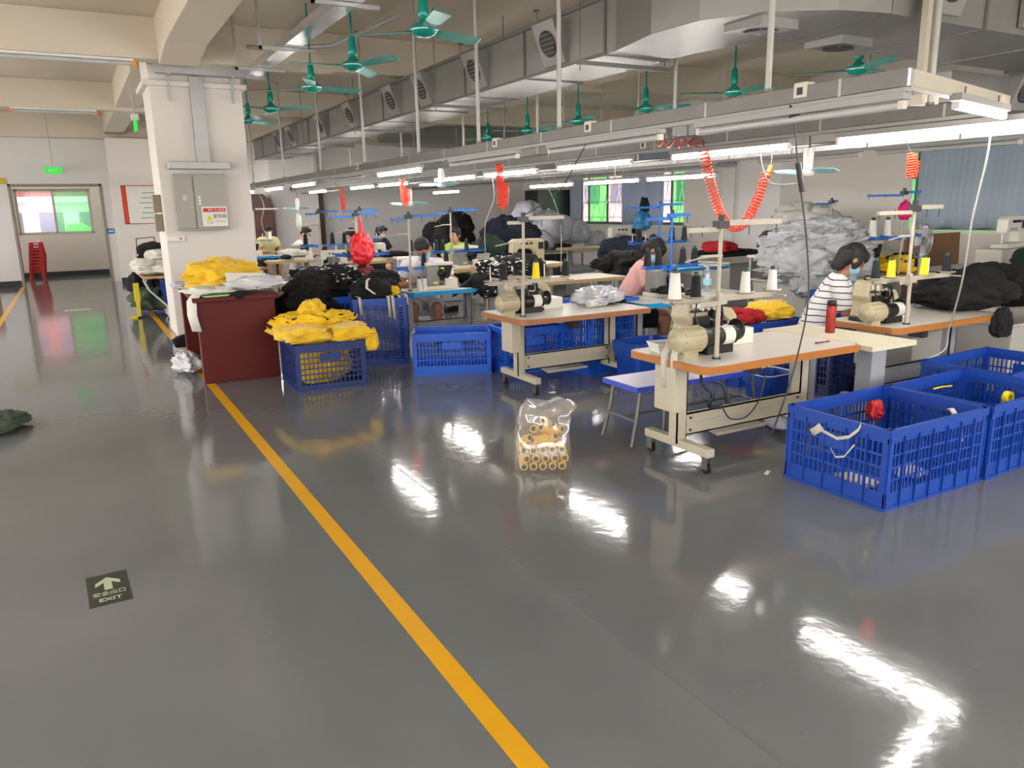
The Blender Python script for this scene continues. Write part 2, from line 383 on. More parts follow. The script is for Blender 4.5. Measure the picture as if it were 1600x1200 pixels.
# far wall with doorway, window wall beyond
fw = MB(); fw.box(-5, YF, 0, -1.24, YF + .24, ZC); fw.box(-1.24, YF, 2.56, .8, YF + .24, ZC); fw.box(.8, YF, 0, XR + .3, YF + .24, ZC)
struct(fw.build('wall_far', M_WALLG))
struct(MB().box(1.02, 23.1, 0, 2.2, YF - .001, ZB - .08).build('wall_pilaster', M_WALL, bev=.01))
trim(MB().box(5.2, 23.6, 0, 6.6, YF - .001, 3.4), M_WALLG)
fr = MB(); fr.box(-1.30, YF - .03, 0, -1.24, YF + .26, 2.62); fr.box(.78, YF - .03, 0, .84, YF + .26, 2.62); fr.box(-1.30, YF - .03, 2.56, .84, YF + .26, 2.62)
struct(fr.build('door_1', mat('brown_door_frame', (0.55, 0.50, 0.44), 0.5), bev=.005))
hw = MB(); hw.box(-5, 27.5, 0, 4, 27.7, 1.25); hw.box(-5, 27.5, 2.6, 4, 27.7, ZC); hw.box(-5, 27.5, 1.25, -1.38, 27.7, 2.6); hw.box(.62, 27.5, 1.25, 4, 27.7, 2.6)
struct(hw.build('wall_hall', M_WALL))
struct(MB().box(3.0, YF + .24, 0, 3.2, 27.5, ZC).build('wall_hall_right', M_WALL))
struct(MB().box(-4.9, 27.4, 0, 3.0, 27.5 - .001, .14).build('baseboard_hall', M_DARKBASE))
bb = MB(); bb.box(-4.9, YF - .02, 0, -1.32, YF - .001, .16); bb.box(2.25, YF - .02, 0, 5.1, YF - .001, .16); struct(bb.build('baseboard_far', M_DARKBASE))
struct(MB().box(1.0, 23.07, 0, 2.22, 23.099, .16).build('baseboard_pilaster', M_DARKBASE))
# side wall on the right with openings
rw = MB()
def hole_wall(mb, x0, x1, ys, zlo, zhi):
    """ys: list of (y0,y1) openings"""
    cur = -6.0
    for a, b in ys:
        mb.box(x0, cur, 0, x1, a, ZC); mb.box(x0, a, 0, x1, b, zlo); mb.box(x0, a, zhi, x1, b, ZC); cur = b
    mb.box(x0, cur, 0, x1, 28.2, ZC)
hole_wall(rw, XR, XR + .24, [(2.6, 9.35), (15.7, 20.6)], 1.24, 3.3)
struct(rw.build('wall_right', M_WALL))
struct(MB().box(13.4, 12.0, 0, XR - .001, 13.2, ZC).build('wall_pier', M_WALLG, bev=.01))
lw = MB(); hole_wall(lw, -5.2, -5.0, [(-5, 0.5), (2, 7.5), (9, 15), (17, 22), (24.5, 27.2)], .9, 3.3); struct(lw.build('wall_left', M_WALL))  # last opening is unseen, added to light the room beyond the doorway
bw = MB(); bw.box(-5, -6.2, 0, XR, -6, .9); bw.box(-5, -6.2, 3.4, XR, -6, ZC)
for x in (-5, 1, 7, 13): bw.box(x, -6.2, .9, x + .8, -6, 3.4)
struct(bw.build('wall_back', M_WALL))
struct(MB().box(XR - .05, 2.4, 1.17, XR + .02, 9.45, 1.24).build('trim_40', mat('pale_sill', (0.82, 0.83, 0.76), 0.4)))
struct(MB().box(XR - .05, 15.5, 1.17, XR + .02, 20.8, 1.24).build('trim_41', MATS['pale_sill']))
# yellow floor lines, painted joint
struct(MB().box(1.055, -3, .0004, 1.145, 20.5, .0016).build('trim_42', M_LINE))
struct(MB().box(-1.34, 4, .0004, -1.25, 23.9, .0016).build('trim_43', M_LINE))
struct(MB().box(1.812, -2, .0003, 1.818, 8.5, .0009).build('trim_44', mat('floor_joint', (0.36, 0.37, 0.38), 0.6)))

def window(name, axis, a0, a1, z0, z1, pos, panes, m_frame=M_ALU, depth=.06):
    """sliding window; panes: list of (glass material, fraction)"""
    t = thing(name, '', ''); del t['label']; del t['category']; t['kind'] = 'structure'
    def bx(mb, u0, w0, u1, w1, d0, d1):
        if axis == 'x': mb.box(u0, pos + d0, w0, u1, pos + d1, w1)
        else: mb.box(pos + d0, u0, w0, pos + d1, u1, w1)
    f = MB(); e = .045
    bx(f, a0, z0, a1, z0 + e, 0, depth); bx(f, a0, z1 - e, a1, z1, 0, depth); bx(f, a0, z0, a0 + e, z1, 0, depth); bx(f, a1 - e, z0, a1, z1, 0, depth)
    f.build('window_frame', m_frame, t)
    x = a0 + e; W = a1 - a0 - 2 * e
    for g, fr_ in panes:
        p = MB(); bx(p, x + .03, z0 + e + .03, x + W * fr_ - .03, z1 - e - .03, .025, .031); p.build('pane', g, t)
        s = MB(); y1 = x + W * fr_
        bx(s, x, z0 + e, x + .035, z1 - e, .01, .045); bx(s, y1 - .035, z0 + e, y1, z1 - e, .01, .045)
        bx(s, x, z0 + e, y1, z0 + e + .035, .01, .045); bx(s, x, z1 - e - .035, y1, z1 - e, .01, .045)
        s.build('sash', m_frame, t); x = y1
    return t
window('window_1', 'x', -1.38, .62, 1.25, 2.6, 27.55, [(M_GLASS, .5), (M_GREENGLASS, .5)])
window('window_2', 'y', 15.7, 20.6, 1.24, 3.3, XR + .1, [(M_GREENGLASS, .12), (M_GLASS, .40), (M_GLASS, .20), (M_GREENGLASS, .20), (M_GLASS, .08)], mat('olive_frame', (0.35, 0.37, 0.32), 0.5))
window('window_3', 'y', 2.6, 9.35, 1.24, 3.3, XR + .1, [(M_GLASS, .33), (M_GLASS, .33), (M_GREENGLASS, .34)], MATS['olive_frame'])
# white security lattice outside window 2
g = MB()
for i in range(9):
    y = 15.8 + i * .55; g.bar((XR + .22, y, 1.3), (XR + .22, y + .5, 3.2), .02); g.bar((XR + .22, y + .5, 1.3), (XR + .22, y, 3.2), .02)
for z in (1.45, 1.9, 2.4, 2.9): g.bar((XR + .22, 15.75, z), (XR + .22, 20.55, z), .02)
tag(g.build('window_grille', M_WHITE), 'white crossed metal bars behind the far right window', 'grille')

def curtain(y0, y1, z0, z1, label, seed=0):
    n = int((y1 - y0) / .03); vs = []; fs = []; m = 10
    for j in range(m + 1):
        for i in range(n + 1):
            y = y0 + (y1 - y0) * i / n; z = z0 + (z1 - z0) * j / m
            x = XR - .10 - .009 * math.sin(y * 9 + seed + .6 * math.sin(z * 3)) - .004 * math.sin(y * 53 + z * 2)
            vs.append((x, y, z + (.02 * math.sin(y * 9) if j == 0 else 0)))
    for j in range(m):
        for i in range(n): fs.append((j * (n + 1) + i, j * (n + 1) + i + 1, (j + 1) * (n + 1) + i + 1, (j + 1) * (n + 1) + i))
    mb = MB().add(vs, fs, True); o = mb.build('curtain', M_CURT)
    s = o.modifiers.new('s', 'SOLIDIFY'); s.thickness = .004
    tag(o, label, 'curtain'); return o
curtain(16.4, 18.2, 1.26, 3.25, 'blue-grey curtain hanging right of the pink and green window panes', 1)
curtain(20.25, 20.9, 1.24, 3.25, 'narrow blue-grey curtain between the dark cabinet and the green window pane', 2)
curtain(15.6, 20.9, 2.72, 3.3, 'blue-grey valance strip above the far right windows', 2.5)
curtain(7.0, 9.18, 1.27, 3.28, 'wide pale blue-grey curtain right of the bright slit near the pier wall', 3)
curtain(3.4, 6.9, 1.27, 3.28, 'blue-grey curtain behind the red hanging coil at the right edge', 4)

# ------------------------------------------------------------------ outside
struct(MB().box(-80, -40, -9, 120, 160, -8.8).build('ground_outside', M_OUTG))
def building(x, y, w_, d_, z0, z1, m, label, nx, nz, face='-y'):
    t = thing('building', label, 'building', (x, y, z0))
    MB().box(-w_ / 2, -d_ / 2, 0, w_ / 2, d_ / 2, z1 - z0).build('wall', m, t)
    MB().box(-w_ / 2 - .3, -d_ / 2 - .3, z1 - z0, w_ / 2 + .3, d_ / 2 + .3, z1 - z0 + .35).build('roof', M_BUILDW, t)
    for i in range(nx):
        for j in range(nz):
            H = (z1 - z0) / nz
            if face == '-y':
                u = -w_ / 2 + w_ * (i + .5) / nx; a = w_ / nx * .3
                MB().box(u - a, -d_ / 2 - .05, H * j + H * .3, u + a, -d_ / 2 + .01, H * j + H * .8).build('window', M_WINDK, t)
                MB().box(u - a * 1.5, -d_ / 2 - .7, H * j + .05, u + a * 1.5, -d_ / 2 + .01, H * j + .25).build('balcony', M_BUILDW, t)
            else:
                u = -d_ / 2 + d_ * (i + .5) / nx; a = d_ / nx * .3
                MB().box(-w_ / 2 - .05, u - a, H * j + H * .3, -w_ / 2 + .01, u + a, H * j + H * .8).build('window', M_WINDK, t)
    return t
building(-9.5, 62, 9, 8, -8.8, 12, M_BUILD, 'pink apartment block at the left of the corridor window', 3, 7)
building(-1.0, 60, 6.5, 8, -8.8, 2.6, M_BUILDW, 'low white house in the middle of the corridor window', 3, 4)
building(-2.6, 84, 9, 8, -8.8, 17, M_BUILDR, 'tall brick red block behind the white house outside', 4, 8)
building(6.5, 66, 7, 8, -8.8, 9, M_BUILDW, 'pale block seen through the green corridor window pane', 3, 6)
building(40, 40, 8, 26, -8.8, 14, M_BUILD, 'pink block seen through the far right window', 7, 7, '-x')
building(36, 10, 8, 22, -8.8, 14, M_BUILDW, 'white block outside behind the blue-grey curtains', 6, 7, '-x')
def lumpy(mb, c, r, seed, amp=.25, fr_=1.4, n=28, m=18):
    vs = []; fs = []
    for j in range(m + 1):
        ph = PI * j / m
        for i in range(n):
            t = 2 * PI * i / n; d = Vector((math.sin(ph) * math.cos(t), math.sin(ph) * math.sin(t), math.cos(ph)))
            q = 1 + amp * noise.noise(d * fr_ + Vector((seed, 0, 0))) + amp * .5 * noise.noise(d * fr_ * 3 + Vector((0, seed, 0)))
            vs.append((c[0] + d.x * r[0] * q, c[1] + d.y * r[1] * q, c[2] + d.z * r[2] * q))
    for j in range(m):
        for i in range(n): fs.append((j * n + i, (j + 1) * n + i, (j + 1) * n + (i + 1) % n, j * n + (i + 1) % n))
    mb.add(vs, fs, True)
for i, (x, y) in enumerate(((-3.4, 47), (1.2, 50))):
    t = thing('tree', ['leafy tree top low in the left corridor window pane', 'leafy tree top low behind the green window pane'][i], 'tree', (x, y, -8.8))
    m = MB(); lumpy(m, (0, 0, 8.4), (2.2, 2, 1.4), i * 3.1, .5, 2.5); m.build('crown', M_FOLI, t)
    MB().cyl((0, 0, 0), (0, 0, 7.8), .2, .14).build('trunk', M_CARD, t)

# ------------------------------------------------------------------ lights on the lines
def batten(lit, L=1.58, housing=True):
    t = thing('tube_light', 'x', 'tube light')
    MB().box(-.036, -L / 2 - .02, .028, .036, L / 2 + .02, .07).build('housing', M_HOUS, t, bev=.004)
    h = MB(); h.box(-.02, -L / 2 - .01, -.02, .02, -L / 2 + .02, .024); h.box(-.02, L / 2 - .02, -.02, .02, L / 2 + .01, .024); h.build('end_cap', M_WHITE if lit else M_CREAM, t)
    MB().cyl((0, -L / 2 + .02, 0), (0, L / 2 - .02, 0), .022, n=12).build('tube', M_TUBE if lit else M_TUBEOFF, t)
    w_ = MB()
    for s in (-1, 1): w_.cyl((0, s * L * .35, .068), (0, s * L * .35, .12), .006, n=6)
    w_.build('bracket', M_STEEL, t)
    return t
LIT = batten(True); OFF = batten(False); fl = [True, True]
def put_light(lit, loc, label, rz=0, s=1.0):
    src = LIT if lit else OFF; i = 0 if lit else 1
    if fl[i]: fl[i] = False; src.location = loc; src.rotation_euler = (0, 0, rz); src['label'] = label; src.scale = (1, s, 1); return src
    return dup(src, loc, rz, label, scale=(1, s, 1))
XA, XB = 4.0, 5.76
zA, zB_ = 2.287, 2.287
near = {3.77: 'nearest lit tube light, cut by the right edge above the striped shirt',
        5.87: 'lit tube light above the large orange coiled hose',
        8.16: 'lit tube light directly left of the top end of the large orange coil',
        10.28: 'third lit tube light along the middle line from the right edge',
        12.2: 'lit tube light above and left of the second hanging coil'}
for y in near: put_light(True, (XB, y, zB_), near[y])
for i, y in enumerate((15.08, 17.0, 20.57)):
    put_light(True, (XB, y, zB_), ['lit tube light behind the double orange coil, middle line', 'lit tube light just left of the double orange coil, middle line', 'far short lit tube light near the thin hanging coil, middle line'][i])
for i, y in enumerate((10.25, 15.25, 17.75, 20.75, 22.9)):
    put_light(True, (XA, y, zA), ['lit tube light above the double orange coil, front rail', 'lit tube light right above the thin orange coil, front rail', 'lit tube light above the pale hanging fan, front rail', 'second lit tube light from the pillar, front rail', 'lit tube light touching the edge of the pillar, front rail'][i])
for i, y in enumerate((3.56, 5.56, 7.75, 12.5)):
    put_light(False, (XA, y, zA + .01), ['unlit tube light under the nearest end of the front rail', 'unlit tube light under the front rail above the orange grip', 'unlit tube light under the front rail by the grey junction box', 'unlit tube light under the front rail near the far black junction box'][i])
XC = 8.45
for i, y in enumerate((9.6, 11.4, 13.4, 18.4)):
    put_light(True, (XC, y, 2.2), ['lit tube light of the rear line under the large coil start', 'lit tube light of the rear line above the pink window pane', 'lit tube light of the rear line above the black wall cabinet', 'farthest lit tube light of the rear line beside the triple coil'][i])
for i, y in enumerate((3.4, 5.2, 7.0)):
    put_light(False, (8.25, y, 2.33), ['unlit tube light of the rear rail at the right edge', 'unlit tube light of the rear rail behind the red hanging coil', 'unlit tube light of the rear rail behind the pale propeller fan'][i])
put_light(True, (5.1, 2.99, 2.335), 'lit tube light under the short cross bar at the upper right edge', rad(104), .6)

for i in range(8): put_light(True, (-3.3, -4.5 + i * 3.2, 2.9), 'unseen tube light added left of the corridor as fill')['group'] = 'unseen fill tube lights left of the corridor'  # unseen line of tubes, added to brighten corridor floor, ceiling and pillar
for i in range(4):
    for x in (XA, XB, 8.4): put_light(True, (x, -4.8 + i * 1.75, 2.3), 'unseen tube light added on the lines assumed behind the photographer')['group'] = 'unseen fill tube lights behind the photographer'  # unseen lines assumed behind the photographer, added to brighten ceiling and walls
put_light(True, (0.2, 25.8, 4.22), 'unseen tube light added to brighten the room beyond the corridor doorway', rad(90))  # added lamp, hidden above the lintel, brightens the room beyond
# rails
def rail(x, y0, y1, z, label, mt=M_STEEL, w_=.05, h=.075):
    t = thing('cable_trunking', label, 'cable trunking', (x, y0, z))
    MB().box(-w_ / 2, 0, -h / 2, w_ / 2, y1 - y0, h / 2).build('channel', mt, t, bev=.003)
    l = MB(); y = .4
    while y < y1 - y0: l.box(-w_ / 2 - .002, y, -h / 2 - .002, w_ / 2 + .002, y + .02, h / 2 + .002); y += 1.1
    l.build('joint_clip', M_POLE, t)
    MB().box(-w_ / 2 + .005, .0, -h / 2 - .03, w_ / 2 - .005, y1 - y0, -h / 2 - .002).build('lower_strip', M_HOUS, t)
    return t
rail(XA, 2.75, 23.5, 2.437, 'long grey steel trunking of the front rail over the nearest tables', w_=.06, h=.095)
rail(XB, 3.22, 23.5, 2.44, 'long grey steel trunking over the middle line of lit tubes', w_=.065, h=.09)
rail(8.25, 2.4, 21, 2.44, 'shiny steel trunking of the rear rail near the curtains', M_SHINY)
tq = rail(8.45, 8.4, 20.6, 2.35, 'thin suspended trunking above the lit tubes of the rear line', M_STEEL, .04, .05)
hq = MB(); [hq.cyl((0, y, .02), (0, y, 1.5), .006, n=6) for y in (.3, 3.3, 6.3, 9.3, 12)]; hq.build('suspension_rod', M_POLE, tq)
tt = thing('cable_trunking', 'short beige cross bar joining two rails at upper right', 'cable trunking', (4.03, 2.78, 2.437), rad(14))
MB().box(0, -.035, -.045, 1.75, .035, .045).build('channel', M_STANDFRAME, tt, bev=.004)
MB().box(-.05, -.034, -.044, .05, .034, .044).build('corner_plate', M_SHINY, tt)
# round air pipe hung below the middle rail
p = MB().tube([(6.0, 3.2, 2.30), (6.0, 12, 2.30), (6.0, 23.2, 2.30)], .015, 8); tag(p.build('air_pipe', M_STEEL), 'thin horizontal air pipe running under the middle rail', 'pipe')
# hanger poles
def pole(x, y, z0, lab):
    t = thing('hanger_pole', lab, 'pole', (x, y, z0))
    MB().cyl((0, 0, 0), (0, 0, ZC - z0), .021, n=10).build('rod', M_POLE, t)
    MB().cyl((0, 0, 0), (0, 0, .02), .03, n=10).build('foot', M_STEEL, t)
    MB().cyl((0, 0, ZC - z0 - .02), (0, 0, ZC - z0), .04, n=10).build('flange', M_STEEL, t); return t
P0 = pole(XA, 3.73, 2.487, 'grey hanger pole of the front rail above the orange grip')
for i, y in enumerate((6.19, 7.81, 9.5, 11.62, 14.0, 16.75, 19.88, 23.0)):
    dup(P0, (XA, y, 2.487), 0, ['grey hanger pole crossing the duct right of its nearest vent', 'grey hanger pole crossing the duct right of the second vent', 'grey hanger pole crossing the duct between third and fourth vents', 'grey hanger pole crossing the duct left of the fourth vent', 'grey hanger pole in front of the fifth duct vent', 'grey hanger pole crossing the duct left of the sixth vent', 'grey hanger pole at the farthest duct vents', 'last grey hanger pole beside the pillar edge'][i])
P1 = pole(XB, 6.65, 2.49, 'white hanger pole of the middle rail left of the hung window curtain')
for i, y in enumerate((3.77, 9.46, 11.79, 14.53, 17.69, 20.84)):
    dup(P1, (XB, y, 2.49), 0, ['pale hanger pole of the middle rail nearest the right edge', 'pale hanger pole of the middle rail below the duct bar', 'pale hanger pole of the middle rail under the duct, by third vent', 'pale hanger pole of the middle rail under the duct, by fifth vent', 'pale hanger pole of the middle rail under the duct, by sixth vent', 'pale hanger pole of the middle rail farthest back'][i])
P2 = pole(8.25, 4.1, 2.49, 'pale hanger pole of the rear rail in front of the second duct')
for i, y in enumerate((6.2, 8.3, 10.4, 12.6, 14.9)):
    dup(P2, (8.25, y, 2.49), 0, ['pale hanger pole of the rear rail left of the rightmost fan', 'pale hanger pole of the rear rail between two green fans', 'pale hanger pole of the rear rail above the far window', 'pale hanger pole of the rear rail, second from its far end', 'pale hanger pole of the rear rail at its far end'][i])
tp = thing('hanger_pole', 'thick double post hanging at upper right from the ceiling', 'pole', (5.95, 3.98, 2.60))
for dx in (0, .09): MB().box(dx, 0, 0, dx + .055, .055, ZC - 2.60).build('post', M_STANDFRAME, tp)
MB().box(-.04, -.04, -.07, .18, .09, 0).build('foot', M_CREAM, tp)
# junction boxes on the rails
for (x, y, z, lab) in ((XA, 5.69, 2.46, 'cream junction box on the front rail, centre of the picture'), (XA, 3.44, 2.46, 'cream junction box on the front rail nearest to the right edge'), (XA, 7.38, 2.46, 'cream junction box on the front rail above the triple orange coil'),
                        (XA, 11.88, 2.46, 'cream junction box on the front rail above the black one, far'), (8.2, 3.5, 2.45, 'cream junction box on the shiny rear rail at right'), (XB, 7.13, 2.46, 'grey junction box on the middle rail at the far tube row')):
    t = thing('junction_box', lab, 'junction box', (x, y, z)); MB().box(-.038, -.05, -.045, .038, .05, .045).build('box', M_CREAM, t, bev=.006)
    MB().box(-.043, -.02, -.028, -.0385, .02, .015).build('socket', M_BLACK, t)

# ------------------------------------------------------------------ ducts
DB, DT = 3.19, 3.70
def vent(parent, loc, rz, rx=0, d0=.03, d1=.19):
    """square louvred spout; faces local -Y"""
    e = bpy.data.objects.new('vent', None)
    h = MB(); a = .20
    h.add([(-a, 0, -a), (a, 0, -a), (a, 0, a), (-a, 0, a), (-a, -d0, -a), (a, -d0, -a), (a, -d1, a), (-a, -d1, a)],
          [(0, 1, 2, 3), (4, 7, 6, 5), (0, 4, 5, 1), (2, 6, 7, 3), (1, 5, 6, 2), (0, 3, 7, 4)])
    o = h.build('vent_box', M_DUCT, parent, loc, (rx, 0, rz))
    ang = math.atan2(d1 - d0, 2 * a)
    c = (0, -(d0 + d1) / 2 - .003, 0)
    r = MB(); r.lathe([(.115, 0), (.13, -.012), (.13, .012), (.115, .012)], (0, 0, 0), 22, 'y'); r.build('vent_ring', M_DARKMETAL, o, c, (ang, 0, 0))
    d = MB(); d.lathe([(.0001, .0), (.118, .0)], (0, .004, 0), 22, 'y'); 
    d.cyl((0, -.001, 0), (0, .004, 0), .117, n=22); d.build('vent_throat', M_BLACK, o, c, (ang, 0, 0))  # flat black disc painted in for the shade inside the opening
    l = MB()
    for i in range(-2, 3):
        wd = math.sqrt(max(.01, .112 ** 2 - (i * .04) ** 2)); l.cb((0, -.006, i * .045), (2 * wd, .004, .018), (.6, 0, 0))
    l.build('louvre', M_DUCT, o, c, (ang, 0, 0)); return o
du = thing('air_duct', 'long galvanised duct crossing diagonally with curved end, vents on its side', 'duct', (0, 0, 0))
poly = [(4.6, 22.4), (4.6, 6.15), (4.44, 5.45), (4.47, 4.9), (4.75, 4.45), (5.2, 4.2), (5.68, 4.10), (5.80, 5.21), (5.62, 5.28), (5.45, 5.5), (5.37, 5.95), (5.36, 22.4)]
MB().prism(poly[::-1], DB, DT).build('duct_body', M_DUCT, du, bev=.004)
sm = MB()
for y in (6.3, 7.8, 9.3, 10.8, 12.3, 13.8, 15.3, 16.8, 18.3, 19.8, 21.3): sm.box(4.585, y, DB - .012, 5.375, y + .03, DT + .012)
sm.bar((4.58, 6.3, DT - .01), (4.58, 22.4, DT - .01), .02, .04); sm.bar((4.58, 6.3, DB), (4.58, 22.4, DB), .02, .03)
sm.build('flange', M_STEEL, du)
for y in (7.15, 8.85, 10.5, 11.7, 13.7, 15.6, 17.9, 19.2): vent(du, (4.6, y, 3.42), rad(-90))
vo = vent(du, (4.98, 4.75, DB), 0, rad(90), .05, .07)
h = MB()
for y in (6.5, 9.9, 13.3, 16.7): 
    h.box(4.42, y, DB - .07, 5.55, y + .035, DB - .03); h.cyl((4.45, y + .017, DB - .12), (4.45, y + .017, ZC), .006, n=6); h.cyl((5.5, y + .017, DB - .12), (5.5, y + .017, ZC), .006, n=6)
h.build('hanger_bar', M_STEEL, du)
td = thing('air_duct', 'dark wide duct crossing the upper right corner from the side', 'duct', (0, 0, 0))
MB().prism([(5.69, 4.10), (13.9, 4.16), (13.9, 5.35), (5.81, 5.22)], DB - .002, DT).build('duct_body', M_DUCT, td, bev=.004)
s2 = MB()
for x in (6.9, 8.2, 9.5, 11, 12.4): s2.box(x, 4.09, DB - .012, x + .03, 5.36, DT + .01)
s2.build('flange', M_STEEL, td)
vent(td, (6.3, 4.10, 3.44), 0); vent(td, (7.6, 4.10, 3.44), 0)
vent(td, (6.15, 4.95, DB - .002), 0, rad(90), .05, .07); vent(td, (9.3, 4.7, DB - .002), 0, rad(90), .05, .07)
d2 = thing('air_duct', 'lower galvanised duct behind the rear rail with louvred vents', 'duct', (0, 0, 0))
MB().box(8.6, 5.41, 2.84, 10.6, 6.0, 3.17).build('duct_body', M_DUCT, d2, bev=.004)
MB().box(8.6, 6.0, 2.84, 9.3, 21.5, 3.17).build('duct_branch', M_DUCT, d2, bev=.004)
s3 = MB()
for y in (6.6, 8.1, 9.6, 11.1, 12.6, 14.1): s3.box(8.59, y, 2.83, 9.31, y + .03, 3.18)
s3.build('flange', M_STEEL, d2)
vent(d2, (9.9, 5.41, 3.0), 0)
for y in (7.0, 10.2, 13.4): vent(d2, (8.6, y, 3.0), rad(-90))
d4 = thing('air_duct', 'dark flat duct under the ceiling along the far wall', 'duct', (0, 0, 0))
MB().prism([(7.7, 21.2), (13.6, 21.2), (13.6, 22.6), (8.9, 22.6)], 3.62, 4.1).build('duct_body', M_DUCT, d4)

# cable trunking at the pillar, distribution box
tr = thing('cable_trunking', 'horizontal galvanised trunking across the top of the white pillar', 'cable trunking', (0, 0, 0))
MB().box(1.28, 12.18, 3.70, 2.75, 12.30, 3.83).build('channel', M_ZINC, tr, bev=.004)
for x in (1.42, 2.27):
    b = MB(); b.box(x, 12.29, 3.35, x + .04, 12.30, 3.86); b.box(x, 12.15, 3.68, x + .04, 12.30, 3.70); b.build('bracket', M_ZINC, tr)
MB().box(2.25, 12.15, 3.83, 2.33, 12.23, 4.15).build('riser', M_ZINC, tr)
cy = MB(); cy.box(2.47, 3.0, 3.72, 2.68, 12.17, 3.75); cy.box(2.47, 3.0, 3.75, 2.49, 12.17, 3.82); cy.box(2.66, 3.0, 3.75, 2.68, 12.17, 3.82)
ct = thing('cable_tray', 'shiny cable tray running from the pillar up over the camera', 'cable tray', (0, 0, 0))
cy.build('tray', M_SHINY, ct)
for y in (5.2, 7.6, 9.9, 11.4):
    b = MB(); b.box(2.2, y, 3.68, 2.86, y + .04, 3.715); b.box(2.2, y, 3.68, 2.23, y + .04, ZC); b.build('hanger', M_ZINC, ct)
MB().tube([(2.3, 12.1, 4.1), (2.8, 11.6, 4.02), (3.4, 10.9, 3.98), (3.6, 9, 3.98)], .03, 8).build('conduit', M_ZINC, ct)
vt = thing('cable_trunking', 'vertical galvanised trunking from the trunking down to the cabinet', 'cable trunking', (1.8, 12.3, 2.42))
MB().box(-.09, -.03, .09, .09, .075, 1.27).build('channel', M_ZINC, vt, bev=.004)
MB().box(-.50, -.13, 0, .34, .07, .10).build('cap_channel', M_ZINC, vt, bev=.006)
eb = thing('distribution_box', 'grey metal electrical cabinet with red and white warning sign on pillar', 'electrical cabinet', (1.70, 12.3, 1.56))
MB().box(-.36, -.10, 0, .36, .078, .80).build('body', M_CUPBOX, eb, bev=.006)
MB().box(-.34, -.125, .03, -.11, -.101, .77).build('door', M_CUPBOX, eb, bev=.004)
MB().box(-.09, -.125, .03, .35, -.101, .77).build('door', M_CUPBOX, eb, bev=.004)
l1 = MB().box(-.26, -.135, .42, -.20, -.126, .50); l1.build('lock', M_GREYTUB, eb)
l2 = MB(); [l2.box(-.05, -.138, .36 + i * .045, -.015, -.126, .36 + i * .045 + .03) for i in range(3)]; l2.build('latch', M_WHITE, eb)
sg = MB().box(-.02, -.131, .05, .33, -.126, .33).build('warning_sign', M_LABELW, eb)
MB().box(0, -.1335, .255, .31, -.1315, .31).build('sign_header', M_REDSIGN, sg)
RX = (rad(90), 0, 0)
text('警告 当心触电', .036, M_LABELW, sg, (.18, -.1355, .282), RX)
text('配电箱', .062, M_BLACK, sg, (.225, -.133, .19), RX)
tri = MB().extr([(0, 0), (.1, 0), (.05, .085)], (.03, -.1315, .13), (1, 0, 0), (0, 0, 1), (0, -1, 0), .0015).build('warning_triangle', M_YEL, sg)
text('!', .05, M_BLACK, sg, (.08, -.134, .165), RX)
text('当心触电', .024, M_REDSIGN, sg, (.08, -.133, .10), RX); text('非专业人员禁止操作', .017, M_REDSIGN, sg, (.23, -.133, .12), RX)
sw = thing('wall_socket', 'white socket strip below the electrical cabinet on pillar', 'socket', (1.31, 12.375, 1.44))
MB().box(-.12, -.04, -.035, .12, .0, .035).build('case', M_WHITE, sw, bev=.005); MB().box(.05, -.045, -.01, .08, -.041, .012).build('switch', M_REDSIGN, sw)
pb = thing('meter_box', 'two small stacked olive boxes on the left edge of the pillar', 'meter box', (1.13, 12.5, 1.55)); 
for z in (0, .27): MB().box(-.06, -.08, z, .045, .08, z + .25).build('case', mat('olive_beige', (0.50, 0.47, 0.36), 0.5), pb, bev=.004)
ps = MB().box(1.172, 12.45, 1.35, 1.178, 12.75, 2.05); 

# exit sign hanging before the doorway, blue door plate, poster
ex = thing('exit_sign', 'green glowing exit sign hanging above the corridor doorway', 'exit sign', (-.22, 23.5, 2.86))
MB().box(-.19, -.02, 0, .19, .02, .15).build('panel', M_EXITG, ex); MB().box(-.24, -.04, .16, .24, .04, .19).build('top_plate', M_PALEFAN, ex)
MB().cyl((0, 0, .19), (0, 0, 1.49), .008).build('rod', M_POLE, ex)
text('EXIT', .11, M_WHITE, ex, (.0, -.022, .075), RX)
e2 = thing('exit_sign', 'small green running light seen edge-on beside the pillar top', 'exit sign', (1.12, 14.4, 3.12))
MB().box(-.02, -.1, 0, .02, .1, .16).build('panel', M_EXITG, e2); MB().box(-.05, -.1, .17, .05, .1, .26).build('lamp_head', M_WHITE, e2); MB().cyl((0, 0, .2), (0, 0, ZC - 3.12 - .5 + .0), .01).build('rod', M_POLE, e2)
bp_ = thing('door_plate', 'small blue door plate beside the corridor doorway', 'sign', (.93, YF - .001, 1.3)); MB().box(-.09, -.012, 0, .09, 0, .14).build('plate', mat('plate_blue', (0.10, 0.45, 0.70), 0.4), bp_)
MB().box(-.06, -.014, .05, .06, -.012, .09).build('print', M_LABELW, bp_)
yp = thing('door_plate', 'yellow sign plate above the left side of the doorway', 'sign', (-1.52, YF - .001, 2.62)); MB().box(-.35, -.02, 0, .22, 0, .16).build('plate', mat('sign_yellow', (.78, .66, .2), .5), yp)
po = thing('notice_board', 'white notice with red border hanging on the far pilaster', 'notice', (1.75, 23.098, 1.55))
MB().box(-.5, -.02, 0, .5, 0, 1.0).build('board', M_LABELW, po); b = MB(); b.box(-.5, -.023, 0, -.38, -.0201, 1.0); b.box(-.5, -.023, .98, .5, -.0201, 1.0); b.box(-.5, -.023, 0, .5, -.0201, .02); b.build('border', mat('orange_red_print', (0.78, 0.22, 0.10), 0.5), po)
